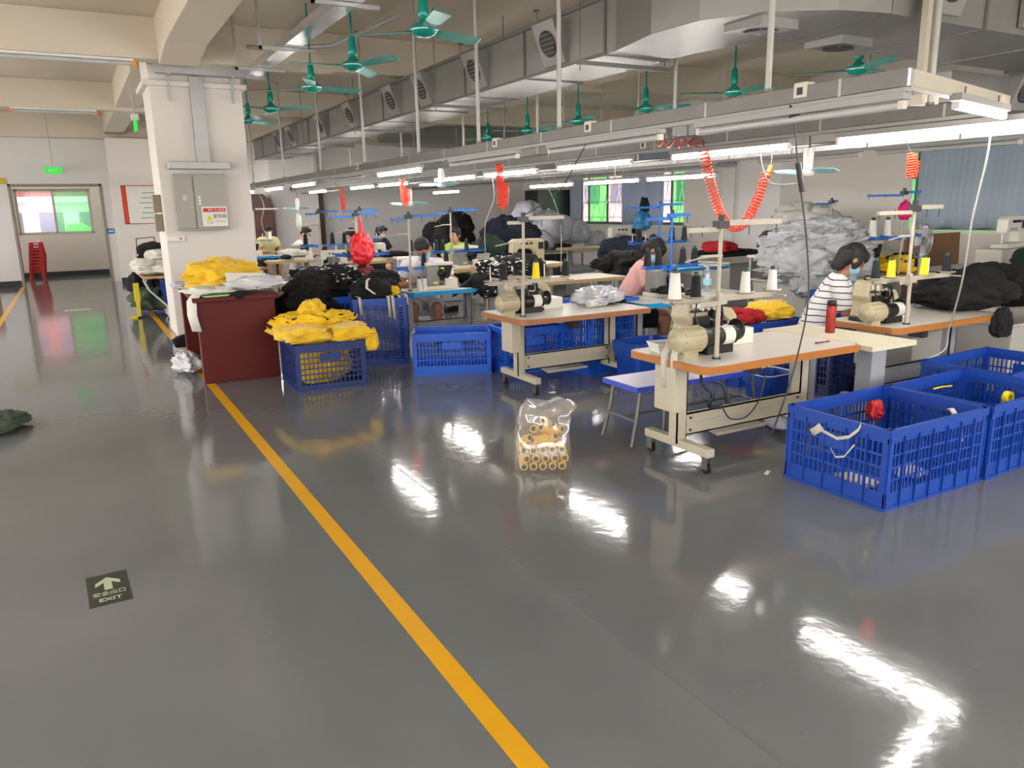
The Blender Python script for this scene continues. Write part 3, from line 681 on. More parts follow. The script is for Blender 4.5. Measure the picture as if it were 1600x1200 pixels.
tl = MB(); [tl.box(-.1 + (i % 3) * .05, -.0225, .15 + i * .13, .42, -.0201, .155 + i * .13 + .01) for i in range(6)]; tl.build('print_line', M_DARKMETAL, po)
# unlit ceiling tubes in the corridor
for (x, y, lab) in ((-.05, 11.98, 'unlit ceiling tube light over the corridor, nearest one'), (.0, 17.9, 'unlit ceiling tube light over the corridor, farther one')):
    t = thing('ceiling_lamp', lab, 'tube light', (x, y, ZB - .06))
    L = 1.05 if y < 15 else .72
    MB().cyl((-L, 0, 0), (L, 0, 0), .028, n=10).build('tube', M_TUBEOFF, t); MB().box(-L, -.03, .028, L, .03, (.058)).build('housing', M_WHITE, t)
    for s in (-1, 1): MB().box(s * L - .03, -.03, -.03, s * L + .03, .03, .028).build('end_cap', M_ORANGE, t)

# ------------------------------------------------------------------ fans
def ceiling_fan(loc, rz, label, rod=1.1):
    t = thing('ceiling_fan', label, 'ceiling fan', loc, rz)
    MB().cyl((0, 0, .12), (0, 0, rod), .012, n=8).build('rod', M_FAN, t)
    MB().lathe([(.012, .32), (.035, .28), (.045, .16), (.05, .12), (.03, .10)], n=16).build('canopy', M_FAN, t)
    MB().lathe([(.0005, -.055), (.06, -.05), (.10, -.03), (.125, .0), (.12, .03), (.07, .05), (.04, .08), (.03, .10)], n=24).build('motor', M_FAN, t)
    MB().lathe([(.126, -.005), (.13, .0), (.126, .006)], n=24).build('trim_ring', M_SHINY, t)
    for i in range(3):
        a = 2 * PI * i / 3; R = Matrix.Rotation(a, 3, 'Z')
        b = MB(); pr = [(.10, .035), (.2, .05), (.35, .065), (.66, .075), (.69, .05)]
        vs = []; 
        for x, h_ in pr: vs += [R @ Vector((x, -h_, .012 + .006)), R @ Vector((x, h_, -.012 - .006)), R @ Vector((x, h_, -.010 - .004)), R @ Vector((x, -h_, .014 + .008))]
        fs = []
        for j in range(len(pr) - 1):
            for q in range(4): fs.append((4 * j + q, 4 * j + (q + 1) % 4, 4 * j + 4 + (q + 1) % 4, 4 * j + 4 + q))
        fs += [(3, 2, 1, 0), (4 * len(pr) - 4, 4 * len(pr) - 3, 4 * len(pr) - 2, 4 * len(pr) - 1)]
        b.add(vs, fs).build('blade', M_FANBLADE, t)
    return t
F0 = ceiling_fan((2.93, 6.72, 3.33), .35, 'teal ceiling fan nearest the camera, top centre', 1.0)
for i, (y, a, lab) in enumerate(((8.7, .9, 'teal ceiling fan second from the camera, left of the duct'), (10.4, .2, 'teal ceiling fan third from the camera, above a tray'), (12.75, 1.4, 'teal ceiling fan fourth in the left row, right of the pillar'), (14.5, .6, 'teal ceiling fan of the left row half hidden by the pillar'))):
    dup(F0, (2.93, y, 3.35), a, lab)
F1 = ceiling_fan((7.75, 5.95, 3.2), .1, 'green ceiling fan at right under the wide dark duct', 1.15)
for i, (y, a, lab) in enumerate(((7.8, .5, 'green ceiling fan second from the right, behind the rails'), (9.6, 1.1, 'green ceiling fan in the middle of the right row'), (11.4, .3, 'green ceiling fan fourth from the right'), (13.1, .8, 'green ceiling fan fifth from the right, under the duct'), (14.7, 0, 'small far green ceiling fan, last of the right row'))):
    dup(F1, (7.75, y, 3.2), a, lab)
def small_fan(loc, rz, label):
    t = thing('hanging_fan', label, 'fan', loc, rz); t.scale = (1.3, 1.3, 1.3)
    MB().lathe([(.0005, -.03), (.04, -.025), (.05, 0), (.03, .02), (.035, .13), (.02, .16)], n=16).build('motor', M_WHITE, t)
    MB().tube([(0, 0, .15), (.01, 0, .2), (-.01, 0, .27), (0, 0, (2.4 - loc[2]) / 1.3)], .006, 6).build('hook', M_DARKMETAL, t)
    for i in range(3):
        a = 2 * PI * i / 3 + .2; b = MB(); R = Matrix.Rotation(a, 3, 'Z')
        vs = [R @ Vector(q) for q in ((.03, -.02, .01), (.12, -.055, .018), (.23, -.04, .012), (.235, .02, -.006), (.12, .05, -.016), (.03, .02, -.01))]
        vs += [v + Vector((0, 0, .003)) for v in vs]
        b.add(vs, [(5, 4, 3, 2, 1, 0), (6, 7, 8, 9, 10, 11)] + [(i_, (i_ + 1) % 6, 6 + (i_ + 1) % 6, 6 + i_) for i_ in range(6)]).build('blade', M_PALEFAN, t)
    return t
S0 = small_fan((5.88, 4.96, 2.06), .4, 'pale aqua propeller fan hanging right of the large orange coil')
small_fan((4.42, 10.94, 1.875), 1.0, 'pale aqua fan hanging beside the double orange coil')
small_fan((4.36, 9.63, 2.11), .2, 'pale aqua fan hanging between two orange coils')
small_fan((4.19, 16.6, 1.86), .9, 'pale blue fan hanging near the pillar above a white pouch')
wp = thing('cloth_pouch', 'white cloth pouch hanging below the far pale fan', 'pouch', (4.19, 16.6, 1.45)); m = MB(); lumpy(m, (0, 0, .13), (.06, .06, .17), 4, .3); m.build('body', M_WCLOTH, wp); MB().cyl((0, 0, .25), (0, 0, .39), .012).build('strap', M_WCLOTH, wp)

# ------------------------------------------------------------------ coiled hoses
def coil(path, r, turns, wr, name, label, mtl=M_HOSE, grip=None):
    P = [Vector(p) for p in path]; L = [0]
    for a, b in zip(P, P[1:]): L.append(L[-1] + (b - a).length)
    def at(t):
        s = t * L[-1]
        for i in range(len(P) - 1):
            if s <= L[i + 1] or i == len(P) - 2: return P[i].lerp(P[i + 1], (s - L[i]) / (L[i + 1] - L[i]))
    pts = []; N = turns * 12; a = None
    for i in range(N + 1):
        t = i / N; d = (at(min(1, t + .02)) - at(max(0, t - .02))).normalized()
        if a is None: a = d.orthogonal().normalized()
        a = (a - d * a.dot(d)).normalized(); b = d.cross(a); th = 2 * PI * turns * t
        pts.append(at(t) + (a * math.cos(th) + b * math.sin(th)) * r)
    o = thing(name, label, 'air hose', P[0]); o0 = Vector(P[0])
    MB().tube([p_ - o0 for p_ in pts], wr, 6).build('coil', mtl, o)
    if grip:
        g0, g1 = Vector(grip[0]) - o0, Vector(grip[1]) - o0
        MB().cyl(g0, g1, .022, .027).build('grip', M_ORANGE, o); MB().cyl(g1, g1 + (g1 - g0) * .25, .012).build('connector', M_DARKMETAL, o)
        MB().tube([g0, g0 + Vector((.0, 0, .1)), g0 + Vector((.02, 0, .16))], .004, 6).build('hook_wire', M_STEEL, o)
    return o
U = [(5.10 + .82 * i / 16, 5.48, 1.608 + .603 * (abs(i / 16 * 2 - 1.05) ** 2.1) - .069 * (i / 16)) for i in range(17)]
coil(U, .041, 46, .0075, 'coiled_air_hose', 'large orange-red coiled air hose hanging in a U at centre right', grip=((5.98, 5.48, 2.143), (5.935, 5.48, 2.047)))
def vcoil(x, y, z0, z1, label, n=22, r=.038, w2=.063):
    pth = [(x, y, z1), (x + .005, y, (z0 + z1) / 2), (x + .01, y, z0 + .03), (x + w2 / 2, y, z0), (x + w2, y, z0 + .04), (x + w2 + .01, y, (z0 + z1) / 2 + .03)]
    o = coil(pth, r, n, .0075, 'coiled_air_hose', label)
    hx_ = (4.0 if x < 5 else 5.76) - x
    MB().tube([(0, 0, -.02), (hx_ * .3, 0, .04), (hx_, 0, 2.40 - z1)], .004, 6).build('hook', M_STEEL, o); return o
vcoil(4.250, 7.812, 1.800, 2.275, 'thick orange-red coil hanging left of the navy heap', 30)
vcoil(4.200, 10.625, 1.863, 2.212, 'double orange-red coil hanging above the man in white', 26)
vcoil(4.225, 13.625, 1.812, 2.188, 'thin orange-red coil hanging above the red bag', 20, .026, .04)
vcoil(5.95, 4.0, 1.97, 2.16, 'short red coil hanging before the blue-grey curtain at right', 16, .035, .03)
coil([(5.42, 6.51, 2.43), (5.55, 6.38, 2.40), (5.69, 6.31, 2.43), (5.76, 6.17, 2.40)], .041, 5, .007, 'coiled_air_hose', 'small dark red tangled coil lying on the middle rail', mat('dark_red_hose', (0.72, 0.12, 0.12), 0.35))

# cords
def cord(pts, r, label, m=M_DARKMETAL, name='power_cord', cat='cord', par=None):
    Q = [Vector(p) for p in pts]; out_ = []
    for i in range(len(Q) - 1):
        p0 = Q[max(i - 1, 0)]; p1 = Q[i]; p2 = Q[i + 1]; p3 = Q[min(i + 2, len(Q) - 1)]
        for j in range(8):
            t = j / 8
            out_.append(.5 * ((2 * p1) + (-p0 + p2) * t + (2 * p0 - 5 * p1 + 4 * p2 - p3) * t * t + (-p0 + 3 * p1 - 3 * p2 + p3) * t ** 3))
    out_.append(Q[-1]); o = MB().tube(out_, r, 6).build(name, m, par)
    if not par: tag(o, label, cat)
    return o
wc = thing('power_cord', 'grey power cord dropping from the front rail past the nearest table', 'cord', (0, 0, 0))
cord([(4.0, 3.52, 2.40), (4.07, 3.51, 2.01), (4.14, 3.47, 1.576), (4.15, 3.43, 1.17), (4.12, 3.46, .80), (4.05, 3.47, .55), (3.93, 3.47, .28)], .006, '', par=wc, name='cable')
MB().cyl((4.065, 3.51, 2.04), (4.10, 3.49, 1.86), .018).build('plug', M_BLACK, wc)
MB().cyl((4.0, 3.5, 2.31), (4.01, 3.52, 2.39), .035).build('plug', M_BLACK, wc)
cord([(5.76, 3.29, 2.38), (5.82, 3.33, 2.1), (5.85, 3.38, 1.85), (5.87, 3.42, 1.6), (5.98, 3.5, 1.22), (6.28, 3.72, .87), (6.36, 3.80, .70), (6.34, 3.8, .55), (6.1, 3.82, .48)], .007, 'pale grey cable hanging at the right in front of the black cloth', M_GREYTUB)
cord([(3.70, 3.93, .68), (3.68, 3.88, .58), (3.74, 3.84, .50), (3.72, 3.86, .42), (3.82, 3.84, .40)], .012, 'black cable bundle under the near end of the nearest table', M_BLACK)
cord([(3.82, 3.84, .44), (3.86, 3.84, .36), (3.95, 3.86, .29), (4.1, 3.87, .28), (4.22, 3.88, .36), (4.3, 3.9, .5), (4.33, 3.9, .68)], .005, 'thin grey cable looping under the nearest table', M_DARKMETAL)
cord([(4.0, 5.69, 2.40), (3.95, 5.85, 2.165), (3.85, 6.0, 1.91), (3.74, 6.38, 1.73)], .006, 'black cable slanting from the front rail to the second machine stand')
cord([(5.758, 7.678, 2.266), (5.827, 7.815, 2.006), (5.786, 7.883, 1.827)], .007, 'short pale cable end dangling below the far window lights', M_POLE)
cord([(5.758, 5.415, 2.266), (5.786, 5.415, 2.143), (5.84, 5.347, 1.978), (6.032, 5.21, 1.965)], .006, 'bent pale cable dangling right of the orange grip', M_POLE)
cord([(5.758, 10.831, 2.266), (5.786, 10.831, 1.937), (5.69, 10.968, 1.526), (5.758, 11.105, 0.977)], .006, 'pale cable dangling left of the navy heap', M_POLE)
cord([(4.0, 19.375, 2.225), (4.062, 19.25, 1.925), (4.0, 19.375, 1.55), (4.125, 19.5, 1.175)], .01, 'pale cable dangling beside the first worker near the pillar', M_POLE)
cord([(5.758, 9.46, 2.266), (6.032, 9.528, 1.937), (6.307, 9.734, 1.526), (6.307, 9.734, 0.84)], .006, 'pale double cable dangling in front of the black wall cabinet', M_POLE)

# ================================================================== FURNITURE AND MACHINES
def table(name, label, x, y, w_, d_, edge, frame=M_STANDFRAME, rz=0, h=.77, lx=None, casters=True, ctrl=True, group=None, foot_d=None, plate=True):
    t = thing(name, label, 'table', (x, y, 0), rz, group)
    e = MB(); c = .05
    P = [(-w_ / 2 + c, -d_ / 2), (w_ / 2 - c, -d_ / 2), (w_ / 2, -d_ / 2 + c), (w_ / 2, d_ / 2 - c), (w_ / 2 - c, d_ / 2), (-w_ / 2 + c, d_ / 2), (-w_ / 2, d_ / 2 - c), (-w_ / 2, -d_ / 2 + c)]
    c = .04; ii = .014
    Q = [(x_ * (1 - ii / abs(x_) if abs(x_) > ii else 1), y_ * (1 - ii / abs(y_) if abs(y_) > ii else 1)) for x_, y_ in P]
    n = 8; vs = [(a, b, h - .05) for a, b in P] + [(a, b, h - .001) for a, b in P] + [(a, b, h - .05) for a, b in Q] + [(a, b, h + .0008) for a, b in Q]
    fs = []
    for i in range(n):
        j = (i + 1) % n; fs += [(i, j, n + j, n + i), (n + i, n + j, 3 * n + j, 3 * n + i), (3 * n + i, 3 * n + j, 2 * n + j, 2 * n + i), (2 * n + i, 2 * n + j, j, i)]
    e.add(vs, fs).build('edge_band', edge, t)
    MB().prism(Q, h - .045, h).build('tabletop', M_LAM, t)
    lx = lx or w_ / 2 - .2; fd = foot_d or min(.62, d_ * .8); hb_ = .12 if casters else .03
    for s in (-1, 1):
        l = MB(); l.box(s * lx - .045, -.035, hb_ + .03, s * lx + .045, -.025, h - .05); l.box(s * lx - .045, -.035, hb_ + .03, s * lx - .036, .05, h - .05); l.box(s * lx + .036, -.035, hb_ + .03, s * lx + .045, .05, h - .05)
        l.build('leg', frame, t)
        MB().box(s * lx - .035, -fd / 2, hb_, s * lx + .035, fd / 2, hb_ + .06).build('foot_bar', frame, t, bev=.006)
        MB().box(s * lx - .03, -fd / 2 + .05, h - .075, s * lx + .03, fd / 2 - .05, h - .0505).build('top_bracket', frame, t)
        if casters:
            for q in (-1, 1):
                cx, cy_ = s * lx, q * (fd / 2 - .04)
                f = MB(); f.box(cx - .03, cy_ - .03, hb_ - .008, cx + .03, cy_ + .03, hb_); f.box(cx - .022, cy_ - .025, .03, cx - .017, cy_ + .025, hb_ - .008); f.box(cx + .017, cy_ - .025, .03, cx + .022, cy_ + .025, hb_ - .008)
                o = f.build('caster', M_STEEL, t)
                MB().cyl((cx - .013, cy_, .034), (cx + .013, cy_, .034), .034, n=16).build('wheel', M_RUBBER, o)
    b = MB(); b.box(-lx + .04, -.036, .2, lx - .04, -.026, .36); b.box(-lx + .04, -.036, .35, lx - .04, .0, .36); b.box(-lx + .04, -.036, .2, lx - .04, .0, .21); b.box(-lx + .04, -.042, .27, lx - .04, -.0365, .29)
    b.build('cross_beam', frame, t)
    bo = MB()
    for s in (-1, 1):
        for z in (.235, .325): bo.cyl((s * (lx - .075), -.0365, z), (s * (lx - .075), -.046, z), .009, n=8)
    bo.build('bolt', M_DARKMETAL, t)
    if plate:
        tr_ = MB(); tr_.cb((.02, .12, .15), (.5, .22, .008), (.18, 0, 0)); tr_.cb((.02, .02, .14), (.5, .02, .02)); tr_.build('treadle', frame, t)
    if ctrl:
        MB().box(-lx - .16, -.13, h - .36, -lx - .06, .08, h - .051).build('control_box', frame, t, bev=.005)
        MB().box(.05, -.05, h - .2, .13, .1, h - .051).build('motor_box', M_DARKMETAL, t, bev=.005)
    return t

def machine_a(name, label, loc, rz=0, s=1.0, grime=True):
    """old overlock machine seen from its motor side; local x along the table, -y towards the aisle"""
    t = thing(name, label, 'sewing machine', loc, rz); t.scale = (s, s, s)
    MB().box(-.22, -.12, 0, .16, .14, .035).build('base_plate', M_GRIME, t, bev=.006)
    MB().box(.16, -.04, 0, .44, .18, .115).build('cloth_plate', M_MACHW, t, bev=.008)
    b = MB(); b.extr([(-.17, .035), (.12, .035), (.13, .12), (.06, .17), (.05, .30), (.03, .35), (-.08, .37), (-.14, .34), (-.16, .22), (-.13, .17)], (0, 0, 0), (1, 0, 0), (0, 0, 1), (0, 1, 0), .17); b.build('column', M_MACH, t, bev=.012)
    a = MB(); a.extr([(-.02, .30), (.28, .26), (.33, .20), (.33, .16), (.26, .17), (.2, .21), (.06, .22)], (0, .02, 0), (1, 0, 0), (0, 0, 1), (0, 1, 0), .09); a.build('arm', M_MACH, t, bev=.01)
    x9 = MB(); x9.box(-.10, -.035, .13, .02, -.002, .23); x9.box(-.13, -.03, .26, .04, -.003, .275); x9.cyl((.06, -.0, .24), (.06, -.05, .24), .03, n=14); x9.box(.06, -.02, .13, .14, .1, .19); x9.tube([(.03, -.02, .33), (.1, -.05, .31), (.13, -.04, .22), (.1, 0, .16)], .012, 6); x9.build('linkage', M_GRIME, t)
    MB().box(-.12, -.022, .29, -.03, -.0155 + .01, .325).build('badge', M_LABELW, t)
    MB().cyl((.29, .065, .165), (.29, .065, .118), .006, n=8).build('needle_bar', M_SHINY, t)
    MB().box(.275, .04, .1155, .33, .09, .122).build('presser_foot', M_GRIME, t)
    m = MB(); m.cyl((-.40, -.17, .115), (-.20, -.17, .115), .082, n=24)
    for i in range(12):
        th = 2 * PI * i / 12; c_, s_ = math.cos(th), math.sin(th); m.bar((-.38, -.17 + .084 * c_, .115 + .084 * s_), (-.21, -.17 + .084 * c_, .115 + .084 * s_), .012, .012, (0, c_, s_))
    m.box(-.36, -.21, 0, -.24, -.13, .05); m.build('motor', M_MACH, t)
    mc = MB().lathe([(.0005, -.035), (.03, -.035), (.035, -.02), (.058, -.018), (.07, -.01), (.08, 0)], (-.40, -.17, .115), 24, 'x'); mc.build('motor_cap', M_MACH, t)
    g = MB(); g.cyl((-.20, -.17, .115), (-.12, -.17, .115), .072, .06, 20); g.cyl((-.12, -.17, .115), (.10, -.17, .115), .062, n=20); g.cyl((.10, -.17, .115), (.16, -.17, .115), .05, .035, 16); g.box(-.15, -.2, 0, .08, -.13, .07); g.build('clutch_housing', M_GRIME, t)
    MB().cyl((-.02, -.17, .115), (.07, -.17, .115), .0635, n=20).build('maker_plate', M_LABELW, t)
    MB().lathe([(.0005, -.02), (.06, -.018), (.075, -.005), (.075, .012), (.05, .02), (.0005, .022)], (.20, -.10, .13), 20, 'x').build('handwheel', M_GRIME, t)
    k_ = MB(); k_.tube([(-.1, -.03, .34), (-.16, -.08, .25), (-.14, -.12, .15), (-.1, -.1, .05)], .006, 6); k_.tube([(.05, -.03, .34), (.09, -.08, .25), (.05, -.12, .17)], .006, 6); k_.build('thread_tube', M_BLACK, t)
    MB().lathe([(.0005, .04), (.05, .035), (.055, .0), (.03, -.01)], (-.04, .08, .37), 16).build('tension_dome', M_GRIME, t)
    f = MB(); [f.cyl((-.06 + i * .05, -.022, .28), (-.06 + i * .05, -.05, .28), .016, .01, 12) for i in range(4)]; f.build('tension_knob', M_SHINY, t)
    return t
def machine_b(name, label, loc, rz=0, s=1.0):
    """newer grey and white overlock head"""
    t = thing(name, label, 'sewing machine', loc, rz); t.scale = (s, s, s)
    MB().box(-.2, -.11, 0, .22, .13, .05).build('base_plate', M_MACHW, t, bev=.008)
    MB().box(-.19, -.10, .05, -.02, .10, .29).build('body', M_MACHG, t, bev=.018)
    MB().box(-.19, -.09, .291, .17, .09, .335).build('top_cover', M_MACHW, t, bev=.012)
    MB().extr([(-.02, .29), (-.02, .12), (.05, .10), (.13, .15), (.17, .29)], (0, -.075, 0), (1, 0, 0), (0, 0, 1), (0, 1, 0), .14).build('looper_cover', M_GRIME, t, bev=.008)
    MB().box(.05, -.10, .05, .22, .1, .13).build('cloth_plate', M_MACHW, t, bev=.006)
    MB().lathe([(.0005, -.02), (.05, -.018), (.055, 0), (.0005, .015)], (.0, -.115, .2), 18, 'y').build('handwheel', M_GRIME, t)
    MB().box(-.11, -.102, .07, -.05, -.1005, .10).build('sticker', M_YEL, t); MB().box(.0, -.078, .21, .05, -.0755, .27).build('sticker', M_YEL, t)
    MB().cyl((.15, 0, .15), (.15, 0, .1305), .006, n=8).build('needle_bar', M_SHINY, t)
    return t
def machine_c(name, label, loc, rz=0, s=1.0, m=M_MACHW):
    """lockstitch head: bed, pillar, arm and face"""
    t = thing(name, label, 'sewing machine', loc, rz); t.scale = (s, s, s)
    MB().box(-.26, -.09, 0, .26, .09, .05).build('bed', m, t, bev=.008)
    b = MB(); b.extr([(.26, .05), (.26, .30), (.22, .34), (-.20, .34), (-.24, .31), (-.25, .16), (-.17, .16), (-.15, .21), (.05, .21), (.12, .17), (.13, .05)], (0, -.055, 0), (1, 0, 0), (0, 0, 1), (0, 1, 0), .11); b.build('arm', m, t, bev=.015)
    MB().cyl((.26, 0, .24), (.32, 0, .24), .065, n=20).build('handwheel', M_GRIME, t)
    MB().cyl((-.21, 0, .16), (-.21, 0, .055), .006, n=8).build('needle_bar', M_SHINY, t)
    MB().box(-.225, -.015, .05, -.19, .015, .058).build('presser_foot', M_SHINY, t)
    p = MB(); [p.cyl((-.1 + i * .07, -.056, .28), (-.1 + i * .07, -.085, .28), .014, n=10) for i in range(3)]; p.build('tension_knob', M_GRIME, t)
    MB().box(.16, -.057, .2, .24, -.0555, .29).build('panel', M_BLACK, t)
    return t
def stand(name, label, loc, rz=0, m=M_STBEIGE, h=.90, left=.32, right=.55, tray=.42, top_l=.2, top_r=.55, tm=None):
    t = thing(name, label, 'thread stand', loc, rz); tm = tm or m
    p = MB(); p.cyl((0, 0, 0), (0, 0, tray + .05), .016, n=12); p.cyl((.04, .05, tray - .06), (.045, .05, h), .014, n=12); p.build('pole', m, t)
    MB().cyl((0, 0, 0), (0, 0, .012), .03, n=14).build('base_ring', M_DARKMETAL, t)
    c = MB(); c.box(-.02, -.02, tray - .03, .06, .07, tray + .01); c.build('clamp', m, t)
    a = MB(); a.box(-left, .035, tray - .018, right, .06, tray + .018); a.box(-left, -.06, tray - .01, -left + .03, .14, tray + .0); a.box(right - .03, -.06, tray - .01, right, .14, tray); a.bar((0, 0, tray - .02), (-left * .75, -.13, tray + .0), .02, .03); a.build('tray_arm', tm, t)
    d = MB()
    for x in (-left + .02, -left * .45, right * .5, right - .03): d.lathe([(.0005, .004), (.055, .004), (.068, .014), (.066, .009), (.055, .0), (.0005, .0)], (x, .05, tray + .018), 16)
    d.build('cone_dish', tm, t)
    s_ = MB()
    for x in (-left + .02, -left * .45, right * .5, right - .03): s_.cyl((x, .05, tray + .02), (x, .05, tray + .16), .006, n=6)
    s_.build('cone_pin', M_WHITE, t)
    MB().cyl((.045, .05, h - .03), (.045, .05, h + .05), .022, n=10).build('top_knob', M_BLACK, t)
    MB().box(.0, .02, h - .04, .09, .085, h + .01).build('top_clamp', M_DARKMETAL if m is M_STBEIGE else M_STBLUE, t)
    MB().box(.05, .04, h - .022, top_r, .065, h + .012).build('guide_arm', tm, t); MB().box(-top_l, .04, h - .06, .02, .065, h - .03).build('guide_arm', tm, t)
    e = MB()
    for x in (-top_l + .02, -top_l * .5, top_r * .5, top_r - .04): e.cyl((x, .05, h - .09), (x, .05, h - .02), .004, n=6); 
    e.build('thread_eye', M_DARKMETAL, t)
    u = MB(); u.box(-.12, .04, h * .75, .06, .06, h * .75 + .018); u.cyl((-.26, .05, h * .75 - .02), (-.10, .05, h * .75 + .005), .006, n=6); u.build('side_guide', m, t)
    return t
def cone(col, label, loc, group=None, r=.032, h=.13, tip=None, r0=None):
    t = thing('thread_cone', label, 'thread cone', loc, 0, group)
    MB().lathe([(.0005, 0), (r * 1.05, 0), (r * 1.05, .006), (r, .01), (r * .72, h), (.0005, h)], n=18).build('thread', col, t)
    MB().lathe([(r * .45, h), (r * .42, h + .016), (r * .25, h + .022), (.0005, h + .022)], n=12).build('cone_tip', tip or M_GREEN, t)
    return t
M_TBLACK = mat('black_thread', (0.07, 0.08, 0.10), 0.8, bump=.2, bscale=200)
M_TYEL = mat('yellow_thread', (0.92, 0.83, 0.10), 0.8, bump=.2, bscale=200)
M_TWHITE = mat('white_thread', (0.86, 0.86, 0.83), 0.8, bump=.2, bscale=200)
CONES = {}
def put_cone(kind, loc, label, s=1.0, group=None):
    if kind not in CONES:
        col = {'b': M_TBLACK, 'y': M_TYEL, 'w': M_TWHITE}[kind]
        o = cone(col, label, loc, group); CONES[kind] = o; o.scale = (s, s, s); return o
    return dup(CONES[kind], loc, 0, label, group, (s, s, s))

# --- station 1 (nearest)
H = .77
table('sewing_table', 'nearest sewing table with orange wood edge, white top and casters', 4.19, 3.99, 1.54, .82, M_WOODEDGE, lx=.62, foot_d=.66)
machine_a('overlock_machine', 'greasy cream sewing machine with round motor on the nearest orange-edged table', (3.90, 4.12, H), 0, 1.05)
stand('thread_stand', 'tall beige thread stand at the near corner of the orange-edged table', (3.70, 3.78, H + .001), 0, h=.905, left=.36, right=.58, tray=.40, top_l=.24, top_r=.60)
put_cone('w', (3.36, 3.83, 1.19), 'large white thread cone with green base, left on the nearest stand', 1.35)
put_cone('w', (3.99, 3.83, 1.19), 'white thread cone second from right on the nearest stand', 1.15)
put_cone('w', (4.25, 3.83, 1.19), 'white thread cone at the right end of the nearest stand', 1.15)
put_cone('b', (3.54, 3.83, 1.19), 'black thread cone behind the pole of the nearest stand', 1.15)
bx = thing('plastic_tray', 'white plastic tray of small parts on the corner of the nearest table', 'tray', (3.62, 4.18, H + .001), rad(-12))
b = MB(); b.add([(-.10, -.07, 0), (.10, -.07, 0), (.10, .07, 0), (-.10, .07, 0), (-.13, -.09, .07), (.13, -.09, .07), (.13, .09, .07), (-.13, .09, .07), (-.12, -.08, .07), (.12, -.08, .07), (.12, .08, .07), (-.12, .08, .07), (-.095, -.065, .006), (.095, -.065, .006), (.095, .065, .006), (-.095, .065, .006)],
    [(0, 3, 2, 1), (0, 1, 5, 4), (1, 2, 6, 5), (2, 3, 7, 6), (3, 0, 4, 7), (4, 5, 9, 8), (5, 6, 10, 9), (6, 7, 11, 10), (7, 4, 8, 11), (8, 9, 13, 12), (9, 10, 14, 13), (10, 11, 15, 14), (11, 8, 12, 15), (12, 13, 14, 15)]).build('tray', M_WHITE, bx)
for i, (x, y, m_) in enumerate(((-.05, .01, M_BLACK), (.02, -.02, M_BLACK), (.06, .02, M_TAPE), (-.02, .03, M_TAPE), (.05, -.03, M_WCLOTH))):
    o = thing('small_part', ['black clip lying left in the white parts tray', 'black clip in the middle of the white parts tray', 'beige tape roll at the right in the parts tray', 'small beige tape roll behind the clips in the parts tray', 'white scrap lying in the parts tray'][i], 'part', (3.62 + x, 4.18 + y, H + .012))
    if m_ is M_BLACK: MB().cb((0, 0, .02), (.07, .02, .025), (.2, .3, i)).build('body', m_, o)
    else: MB().lathe([(.012, 0), (.03, 0), (.03, .035), (.012, .035), (.012, 0)], n=14).build('body', m_, o)
# hanging cotton tapes
def strip(pts, wd, label, m=M_TAPE, side=(1, 0, 0), cat='tape', name='cotton_tape', group=None):
    P = [Vector(p) for p in pts]; sd = Vector(side).normalized() * wd / 2; vs = []; fs = []
    for i, p in enumerate(P): vs += [p - sd, p + sd]
    for i in range(len(P) - 1): fs.append((2 * i, 2 * i + 1, 2 * i + 3, 2 * i + 2))
    o = MB().add(vs, fs, True).build(name, m); s = o.modifiers.new('s', 'SOLIDIFY'); s.thickness = .003; tag(o, label, cat, group); return o
strip([(3.56, 4.10, .86), (3.49, 4.02, .852), (3.41, 3.97, .82), (3.40, 3.96, .7), (3.41, 3.95, .57)], .05, 'beige cotton strip hanging over the parts tray, left strip', side=(.8, -.5, 0))
strip([(3.62, 4.06, .86), (3.52, 3.98, .853), (3.43, 3.90, .80), (3.425, 3.89, .68), (3.435, 3.88, .52)], .045, 'longer beige cotton strip hanging over the parts tray, right strip', side=(.8, -.5, 0))
sc_ = thing('thread_snips', 'small dark thread snips lying on the nearest white tabletop', 'scissors', (4.78, 3.78, H + .001)); m = MB(); m.tube([(-.06, 0, .006), (0, .005, .006), (.07, .02, .006)], .004, 6); m.tube([(-.06, .012, .006), (0, .012, .006), (.05, -.005, .006)], .004, 6); m.lathe([(.008, 0), (.014, 0), (.014, .008), (.008, .008)], (-.07, .006, .002), 12); m.build('blades', mat('dark_red_metal', (.3, .12, .12), .4), sc_)
# extension table
et = thing('work_table', 'plain cream work surface between the two orange-edged tables', 'table', (5.22, 4.05, 0))
MB().box(-.25, -.54, .72, .27, .50, .757).build('tabletop', mat('cream_board', (0.82, 0.80, 0.70), 0.4), et)
for s in (-1, 1): MB().box(.02 - .05, s * .32 - .07, .0, .14, s * .32 + .07, .719).build('leg', M_GREYFRAME, et, bev=.006)
bt = thing('drink_bottle', 'tall red metal bottle with black lid beside the striped shirt', 'bottle', (5.27, 4.12, .758))
MB().lathe([(.0005, 0), (.036, 0), (.038, .01), (.038, .2), (.036, .22), (.0005, .22)], n=24).build('body', mat('red_metal', (0.62, 0.20, 0.18), 0.3, .6), bt); MB().lathe([(.0005, .221), (.037, .221), (.037, .255), (.03, .262), (.0005, .262)], n=24).build('lid', M_BLACK, bt)
MB().tube([(.038, 0, .235), (.06, 0, .22), (.055, 0, .18)], .005, 6).build('carry_loop', M_BLACK, bt)

